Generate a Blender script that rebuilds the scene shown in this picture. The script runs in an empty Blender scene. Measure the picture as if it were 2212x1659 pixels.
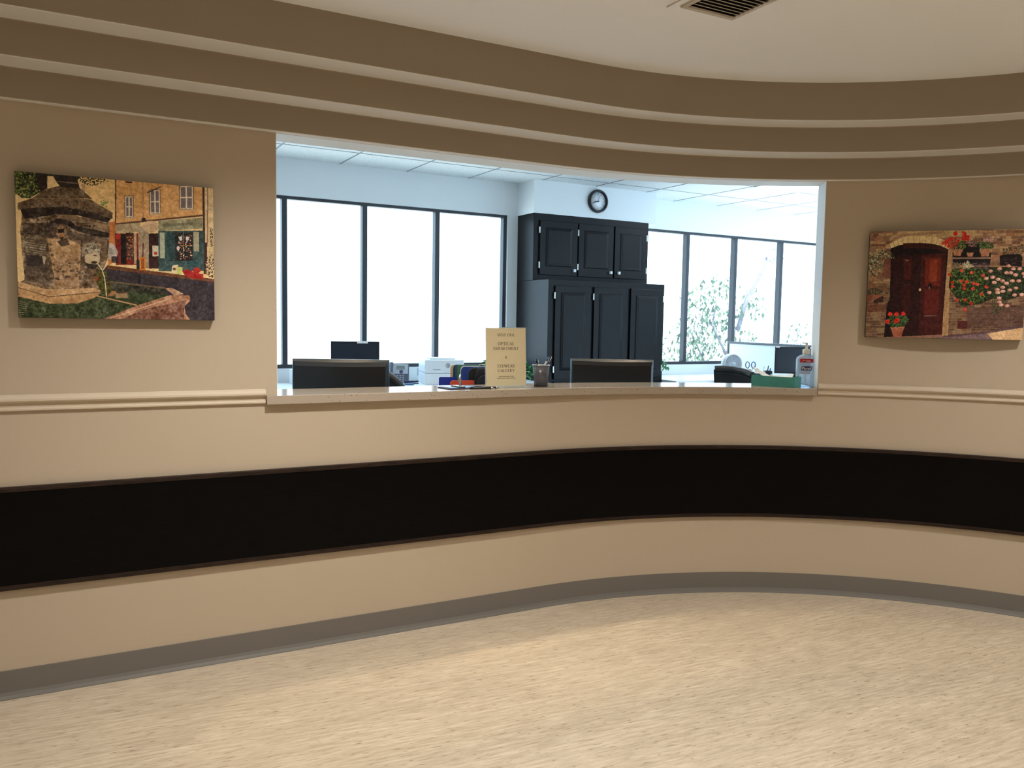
import bpy, bmesh, math, random
import numpy as np
from mathutils import Matrix, Vector
random.seed(7)
PI = math.pi
S = bpy.context.scene
COL = S.collection

# ------------------------------------------------------------------ camera
HC = 1.39
PITCH, ROLL, FPX = -0.0761, 0.0171, 1760.0
cp, sp, cr, sr = math.cos(PITCH), math.sin(PITCH), math.cos(ROLL), math.sin(ROLL)
fw = Vector((0, cp, sp)); up0 = Vector((0, -sp, cp)); rt0 = Vector((1, 0, 0))
rt = rt0 * cr + up0 * sr; upv = up0 * cr - rt0 * sr
cam_d = bpy.data.cameras.new('camera'); cam = bpy.data.objects.new('camera', cam_d); COL.objects.link(cam)
M = Matrix.Identity(4)
for i in range(3):
    M[i][0] = rt[i]; M[i][1] = upv[i]; M[i][2] = -fw[i]
M[2][3] = HC
cam.matrix_world = M
cam_d.sensor_fit = 'HORIZONTAL'; cam_d.sensor_width = 36.0; cam_d.lens = FPX * 36 / 2212
cam_d.clip_start = 0.02; cam_d.clip_end = 300
S.camera = cam

# ------------------------------------------------------------------ world, light, exposure
S.view_settings.view_transform = 'Standard'; S.view_settings.look = 'None'
S.view_settings.gamma = 1.0; S.view_settings.exposure = 0.13
S.view_settings.use_curve_mapping = False
S.cycles.use_denoising = True
S.cycles.max_bounces = 10; S.cycles.diffuse_bounces = 6; S.cycles.glossy_bounces = 4
S.cycles.transparent_max_bounces = 16; S.cycles.transmission_bounces = 6
S.cycles.sample_clamp_indirect = 6.0
SUN_D = bpy.data.lights.new('sun', 'SUN'); SUN_D.energy = 14; SUN_D.angle = 0.01; SUN_D.color = (1.0, 0.97, 0.92)
SUN = bpy.data.objects.new('sun', SUN_D); COL.objects.link(SUN)
SUN.rotation_euler = Vector((-0.20, 0.70, -1.0)).to_track_quat('-Z', 'Y').to_euler()   # high sun from behind the building onto trees and ground
W = bpy.data.worlds.new('sky'); S.world = W; W.use_nodes = True
bg = W.node_tree.nodes['Background']
bg.inputs[0].default_value = (0.56, 0.79, 1.0, 1); bg.inputs[1].default_value = 5.0

YAW = 0.5064                                     # heading of the straight office window wall
UV_ = Vector((math.cos(YAW), math.sin(YAW))); NV_ = Vector((-math.sin(YAW), math.cos(YAW)))
def UN(u, n, z=0.0):
    p = UV_ * u + NV_ * n
    return Vector((p.x, p.y, z))

def lamp(name, kind, loc, energy, color, **kw):
    d = bpy.data.lights.new(name, kind); d.energy = energy; d.color = color
    for k, v in kw.items(): setattr(d, k, v)
    o = bpy.data.objects.new(name, d); COL.objects.link(o); o.location = loc
    return o

# curved wall plan: straight left run, arc, straight right run; s = length along the wall, off = distance into the lobby
CX, CY, RR, AL, AR = 1.3101, 1.7391, 2.4559, 0.4906, -0.527
SL, SR_ = -RR * AL, -RR * AR
def path(s, off=0.0):
    th = min(max(s / RR, -AL), -AR); r = RR - off
    x = CX + r * math.sin(th); y = CY + r * math.cos(th)
    if s < SL: x += math.cos(th) * (s - SL); y -= math.sin(th) * (s - SL)
    if s > SR_: x += math.cos(th) * (s - SR_); y -= math.sin(th) * (s - SR_)
    return x, y
def pdir(s):                                     # heading angle of the wall at s
    return -min(max(s / RR, -AL), -AR)
def ssamples(s0, s1, step=0.05):
    pts = {s0, s1}
    a, b = max(s0, SL), min(s1, SR_)
    if b > a:
        n = max(1, int(math.ceil((b - a) / step)))
        for i in range(n + 1): pts.add(a + (b - a) * i / n)
    return sorted(pts)

WARM = (1.0, 0.955, 0.90)
for s_, off_, e_ in ((-3.5, 1.10, 20), (-2.35, 1.15, 158), (1.65, 1.05, 104), (3.2, 1.1, 85)):
    x, y = path(s_, off_)
    lamp('lobby_downlight', 'SPOT', (x, y, 2.50), e_, WARM, spot_size=math.radians(135), spot_blend=0.9, shadow_soft_size=0.06)
for x, y, e_ in ((-1.0, 0.4, 40), (1.1, 0.2, 125), (0.2, -2.0, 165), (3.8, -1.0, 120), (-3.5, -1.5, 30)):
    lamp('lobby_downlight', 'SPOT', (x, y, 2.50), e_, WARM, spot_size=math.radians(140), spot_blend=0.9, shadow_soft_size=0.06)
for s_ in (-2.75, -2.15, -1.55, -0.95, -0.35):   # cans in the office ceiling behind the opening, over the counter and the reception desk
    x, y = path(s_, -0.46)
    lamp('counter_downlight', 'SPOT', (x, y, 2.69), 27, (1.0, 0.80, 0.54), spot_size=math.radians(74), spot_blend=0.4, shadow_soft_size=0.025)

# ------------------------------------------------------------------ materials
def new_mat(name):
    m = bpy.data.materials.new(name); m.use_nodes = True
    return m, m.node_tree.nodes, m.node_tree.links, m.node_tree.nodes['Principled BSDF']
def srgb(r, g, b):
    f = lambda c: (c / 255 / 12.92) if c / 255 <= 0.04045 else ((c / 255 + 0.055) / 1.055) ** 2.4
    return (f(r), f(g), f(b), 1)
def plain(name, rgb, rough=0.5, metal=0.0, spec=0.5, noise=0.0, scale=40, bump=0.0, emit=None):
    m, N, L, P = new_mat(name)
    c = srgb(*rgb)
    P.inputs['Roughness'].default_value = rough; P.inputs['Metallic'].default_value = metal
    P.inputs['Specular IOR Level'].default_value = spec
    P.inputs['Base Color'].default_value = c
    if noise or bump:
        tc = N.new('ShaderNodeTexCoord'); nz = N.new('ShaderNodeTexNoise'); nz.inputs['Scale'].default_value = scale
        nz.inputs['Detail'].default_value = 4
        L.new(tc.outputs['Object'], nz.inputs['Vector'])
        if noise:
            mx = N.new('ShaderNodeMix'); mx.data_type = 'RGBA'
            mx.inputs[6].default_value = tuple(x * (1 - noise) for x in c[:3]) + (1,)
            mx.inputs[7].default_value = tuple(min(1, x * (1 + noise)) for x in c[:3]) + (1,)
            L.new(nz.outputs['Fac'], mx.inputs[0]); L.new(mx.outputs[2], P.inputs['Base Color'])
        if bump:
            b = N.new('ShaderNodeBump'); b.inputs['Strength'].default_value = bump; b.inputs['Distance'].default_value = 0.002
            L.new(nz.outputs['Fac'], b.inputs['Height']); L.new(b.outputs[0], P.inputs['Normal'])
    if emit:
        P.inputs['Emission Color'].default_value = srgb(*emit[0]); P.inputs['Emission Strength'].default_value = emit[1]
    return m
MT = {}
MT['wall'] = plain('beige_paint', (188, 173, 152), 0.75, spec=0.25, noise=0.02, scale=90, bump=0.05)
MT['ceil'] = plain('ceiling_paint', (242, 245, 248), 0.85, spec=0.2, noise=0.01, scale=60, bump=0.05)
MT['soffit'] = plain('soffit_shaded', (158, 145, 128), 0.75, spec=0.25, noise=0.02, scale=90, bump=0.05)  # wall paint darkened, the cornice's shade put into the colour
MT['under'] = plain('soffit_underside_lit', (222, 220, 215), 0.7, spec=0.25, noise=0.02, scale=90)
MT['trim'] = plain('trim_paint', (200, 185, 164), 0.55, spec=0.35, noise=0.01)
MT['white_wall'] = plain('office_paint', (228, 232, 234), 0.75, spec=0.25, noise=0.01, scale=80)
MT['cove'] = plain('grey_vinyl', (112, 108, 102), 0.42, spec=0.45, noise=0.03)
MT['black'] = plain('black_plastic', (22, 23, 26), 0.38, noise=0.05)
MT['blackmatte'] = plain('black_fabric', (24, 25, 28), 0.8, noise=0.1, scale=300, bump=0.2)
MT['screen'] = plain('dark_screen', (40, 46, 56), 0.22, noise=0.02)
MT['bezel'] = plain('monitor_bezel', (15, 16, 20), 0.35, noise=0.03)
MT['grey'] = plain('grey_plastic', (120, 126, 136), 0.45, noise=0.02)
MT['lgrey'] = plain('light_grey_plastic', (186, 194, 204), 0.45, noise=0.02)
MT['white'] = plain('white_plastic', (232, 235, 238), 0.4, noise=0.01)
MT['ivory'] = plain('ivory_plastic', (232, 226, 214), 0.4, noise=0.01)
MT['metal'] = plain('brushed_metal', (190, 190, 188), 0.3, metal=1.0, noise=0.04)
MT['alu'] = plain('bronze_aluminium', (70, 72, 74), 0.4, metal=0.5, noise=0.04)
MT['mull'] = plain('window_frame_paint', (44, 46, 52), 0.45, noise=0.04)
MT['desk'] = plain('white_laminate', (226, 230, 232), 0.35, noise=0.01)
MT['edge'] = plain('grey_laminate_edge', (176, 180, 182), 0.5, noise=0.02)
MT['paper'] = plain('paper', (240, 238, 232), 0.8, noise=0.01)
MT['cream'] = plain('cream_paper', (230, 216, 178), 0.7, noise=0.02, scale=15)
MT['ink'] = plain('dark_ink', (52, 40, 28), 0.8, noise=0.02)
MT['smallink'] = plain('faded_ink', (140, 118, 86), 0.8, noise=0.02)
MT['tbar'] = plain('ceiling_grid_paint', (150, 152, 156), 0.6, noise=0.02)
MT['leaf'] = plain('houseplant_leaf', (58, 128, 62), 0.45, noise=0.35, scale=30)
MT['pot'] = plain('dark_pot', (38, 36, 38), 0.5, noise=0.1)
MT['green'] = plain('green_carton', (74, 152, 142), 0.4, noise=0.2, scale=18)
MT['tissue'] = plain('white_tissue', (236, 236, 232), 0.9, noise=0.01)
MT['red'] = plain('red_label', (178, 24, 48), 0.5, noise=0.02)
MT['navy'] = plain('navy_label', (24, 26, 74), 0.5, noise=0.02)
MT['pink'] = plain('pale_pink_print', (214, 190, 210), 0.6, noise=0.02)
MT['orange'] = plain('orange_plastic', (214, 76, 44), 0.45, noise=0.04)
MT['blue'] = plain('blue_plastic', (36, 66, 150), 0.4, noise=0.05)
MT['royal'] = plain('royal_blue_plastic', (30, 48, 160), 0.4, noise=0.05)
MT['tan'] = plain('tan_board', (214, 172, 136), 0.6, noise=0.05)
MT['teal'] = plain('dark_teal_plastic', (28, 70, 76), 0.4, noise=0.05)
MT['steel_blue'] = plain('steel_blue_plastic', (48, 88, 128), 0.4, noise=0.05)
MT['dgreen'] = plain('green_plastic', (62, 116, 78), 0.4, noise=0.05)
MT['lcd'] = plain('lcd_glass', (126, 140, 138), 0.25, noise=0.03)
MT['key'] = plain('phone_key', (202, 208, 214), 0.5, noise=0.02)
MT['phone_dark'] = plain('phone_dark_grey', (92, 98, 116), 0.5, noise=0.03)
MT['oval'] = plain('slate_button', (70, 80, 110), 0.4, noise=0.02)
MT['part_panel'] = plain('partition_panel', (232, 236, 236), 0.7, noise=0.02)
MT['vent'] = plain('vent_paint', (196, 186, 172), 0.5, noise=0.02)
MT['vent_dark'] = plain('duct_dark', (12, 10, 10), 0.9, noise=0.02)
MT['dial'] = plain('clock_dial', (224, 226, 230), 0.35, noise=0.01)
MT['numeral'] = plain('grey_numeral', (150, 160, 172), 0.5, noise=0.01)
MT['lightpanel'] = plain('light_diffuser', (250, 250, 250), 0.5, noise=0.01, emit=((235, 244, 255), 5.0))
MT['blue_handle'] = plain('blue_handle', (74, 96, 176), 0.4, noise=0.02)
MT['bark'] = plain('bark', (112, 108, 116), 0.9, noise=0.3, scale=12)
MT['treeleaf'] = plain('tree_leaf', (84, 102, 80), 0.6, noise=0.5, scale=2.2)
MT['ground'] = plain('pale_ground', (205, 204, 198), 0.9, noise=0.15, scale=1.5)

def wood_dark(name, rgb, rough, axis_scale, spec=0.18):
    m, N, L, P = new_mat(name)
    tc = N.new('ShaderNodeTexCoord'); mp = N.new('ShaderNodeMapping'); mp.inputs['Scale'].default_value = axis_scale
    nz = N.new('ShaderNodeTexNoise'); nz.inputs['Scale'].default_value = 6; nz.inputs['Detail'].default_value = 6
    rp = N.new('ShaderNodeValToRGB'); c = srgb(*rgb)
    rp.color_ramp.elements[0].color = tuple(x * 0.55 for x in c[:3]) + (1,); rp.color_ramp.elements[0].position = 0.3
    rp.color_ramp.elements[1].color = tuple(x * 1.5 for x in c[:3]) + (1,); rp.color_ramp.elements[1].position = 0.75
    L.new(tc.outputs['Object'], mp.inputs['Vector']); L.new(mp.outputs[0], nz.inputs['Vector'])
    L.new(nz.outputs['Fac'], rp.inputs[0]); L.new(rp.outputs[0], P.inputs['Base Color'])
    b = N.new('ShaderNodeBump'); b.inputs['Strength'].default_value = 0.12; b.inputs['Distance'].default_value = 0.001
    L.new(nz.outputs['Fac'], b.inputs['Height']); L.new(b.outputs[0], P.inputs['Normal'])
    P.inputs['Roughness'].default_value = rough; P.inputs['Specular IOR Level'].default_value = spec
    return m
MT['espresso'] = wood_dark('espresso_wood', (9, 7, 7), 0.3, (3, 3, 22), 0.08)
MT['espresso_trim'] = wood_dark('espresso_trim', (44, 33, 27), 0.4, (3, 3, 22))
MT['cabinet'] = wood_dark('black_stained_wood', (17, 17, 19), 0.36, (22, 22, 1.6))

def floor_material():
    m, N, L, P = new_mat('linoleum')
    tc = N.new('ShaderNodeTexCoord'); mp = N.new('ShaderNodeMapping'); mp.vector_type = 'TEXTURE'
    mp.inputs['Rotation'].default_value = (0, 0, math.radians(24))
    L.new(tc.outputs['Object'], mp.inputs['Vector'])
    def nz(sc, det, rough=0.6):
        st = N.new('ShaderNodeMapping'); st.inputs['Scale'].default_value = sc
        L.new(mp.outputs[0], st.inputs['Vector'])
        n = N.new('ShaderNodeTexNoise'); n.inputs['Scale'].default_value = 1; n.inputs['Detail'].default_value = det
        n.inputs['Roughness'].default_value = rough
        L.new(st.outputs[0], n.inputs['Vector']); return n
    a = nz((9, 75, 1), 6, 0.62)
    r1 = N.new('ShaderNodeValToRGB'); e = r1.color_ramp.elements
    e[0].position = 0.30; e[0].color = srgb(176, 161, 139); e[1].position = 0.70; e[1].color = srgb(216, 202, 179)
    k = e.new(0.5); k.color = srgb(198, 183, 160)
    L.new(a.outputs['Fac'], r1.inputs[0])
    b = nz((22, 120, 1), 3, 0.5)
    r2 = N.new('ShaderNodeValToRGB'); r2.color_ramp.elements[0].position = 0.60; r2.color_ramp.elements[1].position = 0.70
    L.new(b.outputs['Fac'], r2.inputs[0])
    mx = N.new('ShaderNodeMix'); mx.data_type = 'RGBA'; mx.inputs[7].default_value = srgb(138, 118, 94)
    f = N.new('ShaderNodeMath'); f.operation = 'MULTIPLY'; f.inputs[1].default_value = 0.8
    L.new(r2.outputs[0], f.inputs[0]); L.new(f.outputs[0], mx.inputs[0]); L.new(r1.outputs[0], mx.inputs[6])
    c = nz((2.2, 9, 1), 2, 0.5)                # broad tone drift
    r3 = N.new('ShaderNodeValToRGB'); r3.color_ramp.elements[0].position = 0.3; r3.color_ramp.elements[1].position = 0.7
    r3.color_ramp.elements[0].color = (0.88, 0.87, 0.86, 1); r3.color_ramp.elements[1].color = (1, 1, 1, 1)
    L.new(c.outputs['Fac'], r3.inputs[0])
    mu = N.new('ShaderNodeMix'); mu.data_type = 'RGBA'; mu.blend_type = 'MULTIPLY'; mu.inputs[0].default_value = 1
    L.new(mx.outputs[2], mu.inputs[6]); L.new(r3.outputs[0], mu.inputs[7])
    L.new(mu.outputs[2], P.inputs['Base Color'])
    bp = N.new('ShaderNodeBump'); bp.inputs['Strength'].default_value = 0.15; bp.inputs['Distance'].default_value = 0.001
    L.new(a.outputs['Fac'], bp.inputs['Height']); L.new(bp.outputs[0], P.inputs['Normal'])
    P.inputs['Roughness'].default_value = 0.36; P.inputs['Specular IOR Level'].default_value = 0.5
    return m
MT['floor'] = floor_material()
MT['carpet'] = plain('office_carpet', (120, 116, 110), 0.95, noise=0.15, scale=200, bump=0.3)

def quartz():
    m, N, L, P = new_mat('speckled_quartz')
    tc = N.new('ShaderNodeTexCoord'); v = N.new('ShaderNodeTexVoronoi'); v.inputs['Scale'].default_value = 75
    L.new(tc.outputs['Object'], v.inputs['Vector'])
    r = N.new('ShaderNodeValToRGB'); r.color_ramp.elements[0].position = 0.12; r.color_ramp.elements[0].color = srgb(112, 94, 76)
    r.color_ramp.elements[1].position = 0.20; r.color_ramp.elements[1].color = srgb(174, 161, 145)
    L.new(v.outputs['Distance'], r.inputs[0])
    nz = N.new('ShaderNodeTexNoise'); nz.inputs['Scale'].default_value = 26; L.new(tc.outputs['Object'], nz.inputs['Vector'])
    r2 = N.new('ShaderNodeValToRGB'); r2.color_ramp.elements[0].position = 0.44; r2.color_ramp.elements[1].position = 0.52
    L.new(nz.outputs['Fac'], r2.inputs[0])
    mx = N.new('ShaderNodeMix'); mx.data_type = 'RGBA'; mx.inputs[6].default_value = srgb(174, 161, 145)
    L.new(r2.outputs[0], mx.inputs[0]); L.new(r.outputs[0], mx.inputs[7]); L.new(mx.outputs[2], P.inputs['Base Color'])
    P.inputs['Roughness'].default_value = 0.12
    return m
MT['quartz'] = quartz()

def tile_material():
    m, N, L, P = new_mat('acoustic_tile')
    tc = N.new('ShaderNodeTexCoord'); nz = N.new('ShaderNodeTexNoise'); nz.inputs['Scale'].default_value = 130; nz.inputs['Detail'].default_value = 3
    L.new(tc.outputs['Object'], nz.inputs['Vector'])
    r = N.new('ShaderNodeValToRGB'); r.color_ramp.elements[0].position = 0.32; r.color_ramp.elements[0].color = srgb(196, 198, 198)
    r.color_ramp.elements[1].position = 0.46; r.color_ramp.elements[1].color = srgb(232, 233, 230)
    L.new(nz.outputs['Fac'], r.inputs[0]); L.new(r.outputs[0], P.inputs['Base Color']); P.inputs['Roughness'].default_value = 0.9
    return m
MT['tile'] = tile_material()

def seethrough(name, rgb, fac, rough=0.08, gloss=0.08):
    """thin clear sheet: transparent body tinted by rgb, fac of diffuse film, a little gloss"""
    m = bpy.data.materials.new(name); m.use_nodes = True
    N, L = m.node_tree.nodes, m.node_tree.links; N.clear()
    out = N.new('ShaderNodeOutputMaterial'); tr = N.new('ShaderNodeBsdfTransparent'); tr.inputs[0].default_value = srgb(*rgb)
    df = N.new('ShaderNodeBsdfDiffuse'); df.inputs[0].default_value = srgb(*rgb)
    gl = N.new('ShaderNodeBsdfGlossy'); gl.inputs['Roughness'].default_value = rough
    a = N.new('ShaderNodeMixShader'); a.inputs[0].default_value = fac
    b = N.new('ShaderNodeMixShader'); b.inputs[0].default_value = gloss
    L.new(tr.outputs[0], a.inputs[1]); L.new(df.outputs[0], a.inputs[2])
    L.new(a.outputs[0], b.inputs[1]); L.new(gl.outputs[0], b.inputs[2]); L.new(b.outputs[0], out.inputs[0])
    return m
MT['glass'] = seethrough('window_glass', (250, 252, 252), 0.0, 0.02, 0.05)
MT['acrylic'] = seethrough('clear_acrylic', (244, 248, 248), 0.25, 0.1, 0.1)
MT['gel'] = seethrough('clear_gel_bottle', (222, 238, 250), 0.42, 0.12, 0.10)
MT['bluegel'] = seethrough('blue_gel_bottle', (128, 158, 224), 0.6, 0.15, 0.1)
MT['mesh'] = seethrough('pencil_cup_mesh', (150, 150, 160), 0.27, 0.3, 0.06)

def vcol_mat():
    m, N, L, P = new_mat('printed_canvas')
    a = N.new('ShaderNodeAttribute'); a.attribute_name = 'print'
    L.new(a.outputs['Color'], P.inputs['Base Color']); P.inputs['Roughness'].default_value = 0.6
    P.inputs['Specular IOR Level'].default_value = 0.25
    return m
MT['print'] = vcol_mat()

# ------------------------------------------------------------------ mesh helpers
class MB:
    def __init__(s): s.v = []; s.f = []; s.sm = []
    def add(s, vs, fs, smooth=False):
        o = len(s.v); s.v += [tuple(v) for v in vs]; s.f += [tuple(i + o for i in f) for f in fs]; s.sm += [smooth] * len(fs)
        return s
    def box(s, x0, x1, y0, y1, z0, z1, mtx=None):
        v = [Vector(p) for p in ((x0, y0, z0), (x1, y0, z0), (x1, y1, z0), (x0, y1, z0), (x0, y0, z1), (x1, y0, z1), (x1, y1, z1), (x0, y1, z1))]
        if mtx: v = [mtx @ p for p in v]
        return s.add(v, [(0, 3, 2, 1), (4, 5, 6, 7), (0, 1, 5, 4), (1, 2, 6, 5), (2, 3, 7, 6), (3, 0, 4, 7)])
    def lathe(s, prof, n=28, mtx=None, smooth=True, sx=1.0, sy=1.0):
        vs = []; fs = []
        for r, z in prof:
            for i in range(n):
                a = 2 * PI * i / n; vs.append(Vector((r * sx * math.cos(a), r * sy * math.sin(a), z)))
        for k in range(len(prof) - 1):
            for i in range(n):
                j = (i + 1) % n; fs.append((k * n + i, k * n + j, (k + 1) * n + j, (k + 1) * n + i))
        if mtx: vs = [mtx @ p for p in vs]
        s.add(vs, fs, smooth)
        if prof[0][0] > 1e-6: s.f.append(tuple(len(s.v) - len(vs) + i for i in reversed(range(n)))); s.sm.append(False)
        if prof[-1][0] > 1e-6: s.f.append(tuple(len(s.v) - n + i for i in range(n))); s.sm.append(False)
        return s
    def tube(s, pts, r, n=8, smooth=True):
        pts = [Vector(p) for p in pts]; rings = []; vs = []
        for i, p in enumerate(pts):
            t = (pts[min(i + 1, len(pts) - 1)] - pts[max(i - 1, 0)])
            t = t.normalized() if t.length > 1e-9 else Vector((0, 0, 1))
            a = t.orthogonal().normalized()
            if rings:                            # keep the frame from twisting
                a = (rings[-1] - t * rings[-1].dot(t))
                a = a.normalized() if a.length > 1e-6 else t.orthogonal().normalized()
            rings.append(a); b = t.cross(a)
            rr = r[i] if isinstance(r, (list, tuple)) else r
            for k in range(n):
                q = 2 * PI * k / n; vs.append(p + (a * math.cos(q) + b * math.sin(q)) * rr)
        fs = []
        for i in range(len(pts) - 1):
            for k in range(n):
                j = (k + 1) % n; fs.append((i * n + k, i * n + j, (i + 1) * n + j, (i + 1) * n + k))
        s.add(vs, fs, smooth)
        o = len(s.v) - len(vs)
        s.f.append(tuple(o + k for k in reversed(range(n)))); s.f.append(tuple(len(s.v) - n + k for k in range(n))); s.sm += [False, False]
        return s
    def prism(s, poly, z0, z1, mtx=None):        # poly in x,y
        n = len(poly)
        v = [Vector((x, y, z0)) for x, y in poly] + [Vector((x, y, z1)) for x, y in poly]
        if mtx: v = [mtx @ p for p in v]
        return s.add(v, [tuple(reversed(range(n))), tuple(range(n, 2 * n))] + [(i, (i + 1) % n, n + (i + 1) % n, n + i) for i in range(n)])
    def grid(s, fn, nu, nv, smooth=True):
        vs = [fn(i / nu, j / nv) for j in range(nv + 1) for i in range(nu + 1)]
        fs = [(j * (nu + 1) + i, j * (nu + 1) + i + 1, (j + 1) * (nu + 1) + i + 1, (j + 1) * (nu + 1) + i) for j in range(nv) for i in range(nu)]
        return s.add(vs, fs, smooth)
    def sweep(s, prof, s0, s1, closed=True, caps=True, step=0.05, smooth=False):
        ss = ssamples(s0, s1, step); n = len(prof); vs = []; fs = []
        for q in ss:
            for off, z in prof:
                x, y = path(q, off); vs.append((x, y, z))
        m = n if closed else n - 1
        for i in range(len(ss) - 1):
            for k in range(m):
                j = (k + 1) % n; fs.append((i * n + k, i * n + j, (i + 1) * n + j, (i + 1) * n + k))
        if closed and caps: fs += [tuple(range(n)), tuple((len(ss) - 1) * n + k for k in reversed(range(n)))]
        return s.add(vs, fs, smooth)
    def build(s, name, mat, parent=None, bevel=0.0, seg=2, recalc=True):
        me = bpy.data.meshes.new(name); me.from_pydata(s.v, [], s.f); me.update()
        me.polygons.foreach_set('use_smooth', s.sm)
        if recalc:
            bm = bmesh.new(); bm.from_mesh(me); bmesh.ops.recalc_face_normals(bm, faces=bm.faces); bm.to_mesh(me); bm.free()
        me.materials.append(MT[mat] if isinstance(mat, str) else mat)
        o = bpy.data.objects.new(name, me); COL.objects.link(o)
        if parent: o.parent = parent
        if bevel:
            b = o.modifiers.new('bevel', 'BEVEL'); b.width = bevel; b.segments = seg; b.limit_method = 'ANGLE'; b.angle_limit = math.radians(35)
        return o
def tag(o, label=None, cat=None, group=None, kind=None):
    for k, v in (('label', label), ('category', cat), ('group', group), ('kind', kind)):
        if v: o[k] = v
    return o
def thing(name, label, cat, loc=(0, 0, 0), rotz=0.0, group=None):
    o = bpy.data.objects.new(name, None); COL.objects.link(o); o.empty_display_size = 0.1
    o.location = loc; o.rotation_euler = (0, 0, rotz)
    return tag(o, label, cat, group)
def struct(o): o['kind'] = 'structure'; return o
def rect_round(w, h, r, n=6, cx=0.0, cy=0.0):
    pts = []
    for ax, ay, a0 in ((w / 2 - r, h / 2 - r, 0), (-w / 2 + r, h / 2 - r, 90), (-w / 2 + r, -h / 2 + r, 180), (w / 2 - r, -h / 2 + r, 270)):
        for i in range(n + 1):
            a = math.radians(a0 + 90 * i / n); pts.append((cx + ax + r * math.cos(a), cy + ay + r * math.sin(a)))
    return pts
RX = Matrix.Rotation(PI / 2, 4, 'X')             # x,y,z -> x,-z,y : prism drawn in x,y stands up facing -y
def at(px, py, d):                               # point seen at pixel (px,py) at depth d ahead of the camera
    x, y = (px - 1106) / FPX, -(py - 829.5) / FPX
    v = fw + rt * x + upv * y
    return Vector((0, 0, HC)) + v * (d / v.y)

# ------------------------------------------------------------------ lobby shell
OP0, OP1 = -2.465, 0.262                         # reception opening along the wall
ZC, ZH, ZCTR = 2.526, 2.125, 1.076
CT_TH = 0.036
w = MB()
zb = ZCTR - CT_TH
w.sweep([(0, 0), (0, ZH), (-.14, ZH), (-.14, 0)], -7.2, OP0)
w.sweep([(0, 0), (0, zb), (-.14, zb), (-.14, 0)], OP0, OP1)
w.sweep([(0, 0), (0, ZH), (-.14, ZH), (-.14, 0)], OP1, 5.8)
struct(w.build('wall_front', 'wall'))
c = MB()
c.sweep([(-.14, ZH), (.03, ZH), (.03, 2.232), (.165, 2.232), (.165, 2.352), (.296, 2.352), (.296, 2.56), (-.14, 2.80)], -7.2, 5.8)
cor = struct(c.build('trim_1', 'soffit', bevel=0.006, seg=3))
cor.data.materials.append(MT['under'])           # flat undersides coloured lighter in place of light reaching them from below
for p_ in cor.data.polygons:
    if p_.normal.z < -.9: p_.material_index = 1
b = MB().sweep([(0, .1016), (.005, .1016), (.0055, .022), (.010, .010), (.020, .0035), (.024, .002), (.024, 0), (0, 0)], -7.2, 5.8)
struct(b.build('baseboard_front', 'cove'))
RAIL = [(0, 1.102), (.006, 1.101), (.014, 1.095), (.019, 1.087), (.020, 1.080), (.016, 1.074), (.010, 1.0725), (.010, 1.0695), (.006, 1.068),
        (.006, 1.0565), (.010, 1.055), (.012, 1.051), (.012, 1.046), (.008, 1.0425), (0, 1.042)]
struct(MB().sweep(RAIL, -7.2, -2.512).build('trim_2', 'trim'))
struct(MB().sweep(RAIL, 0.264, 5.8).build('trim_3', 'trim'))

f = MB()
f.add([(-6, -4, 0), (8, -4, 0), (8, 5.5, 0), (-6, 5.5, 0)], [(0, 1, 2, 3)])
struct(f.build('floor', 'floor'))
# lobby ceiling ends behind the cornice face
cl = MB(); ss = ssamples(-7.2, 5.8)
front = [path(q, .2) for q in ss]
n = len(front)
cl.add([(x, y, ZC) for x, y in front] + [(x, -4, ZC) for x, y in front], [(i, i + 1, n + i + 1, n + i) for i in range(n - 1)])
x0 = front[0][0]; x1 = front[-1][0]
cl.add([(-7, -4, ZC), (x0, -4, ZC), (x0, front[0][1], ZC), (-7, front[0][1], ZC)], [(0, 1, 2, 3)])
cl.add([(x1, -4, ZC), (8, -4, ZC), (8, front[-1][1], ZC), (x1, front[-1][1], ZC)], [(0, 1, 2, 3)])
struct(cl.build('ceiling', 'ceil'))
struct(MB().box(-6.0, 8, -3.9, -3.8, 0, ZC).build('wall_behind', 'wall'))
struct(MB().box(-5.1, -5.0, -3.8, 1.25, 0, ZC).build('wall_left', 'wall'))
struct(MB().box(6.2, 6.3, -3.8, 1.85, 0, ZC).build('wall_right', 'wall'))

# dark crash band on the wall under the counter
pn = thing('wall_panel', 'long espresso wood band curving along the beige wall below the counter', 'wall panel')
MB().sweep([(.0015, .404), (.0015, .768), (.017, .768), (.017, .404)], -7.1, 5.7).build('board', 'espresso', pn)
tp = MB().sweep([(.0015, .768), (.0015, .7735), (.0185, .7735), (.020, .768), (.020, .756), (.017, .755), (.017, .768)], -7.1, 5.7)
tag(tp.build('edge_strip', 'espresso_trim', pn), 'lighter brown top edge')
MB().sweep([(.0015, .400), (.0015, .404), (.017, .404), (.017, .418), (.020, .417), (.020, .402), (.018, .400)], -7.1, 5.7).build('edge_strip', 'espresso_trim', pn)

# counter
ct = MB()
fr = [path(q, .03) for q in ssamples(-2.51, 0.254, .06)]
bk = [path(q, -.27) for q in reversed(ssamples(-2.463, 0.254, .06))]
poly = fr + bk + [path(-2.463, 0.0005), path(-2.51, 0.0005)]
ct.prism(poly, zb, ZCTR)
tag(ct.build('countertop', 'quartz', bevel=0.002), 'cream speckled stone counter ledge in the curved reception opening', 'countertop')

# ------------------------------------------------------------------ ceiling vent and slot in the lobby ceiling
vent = thing('ceiling_vent', 'white louvred air vent in the lobby ceiling at the top edge', 'vent', (0.686, 3.062, ZC), math.radians(28))
L_ = 0.30
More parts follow.
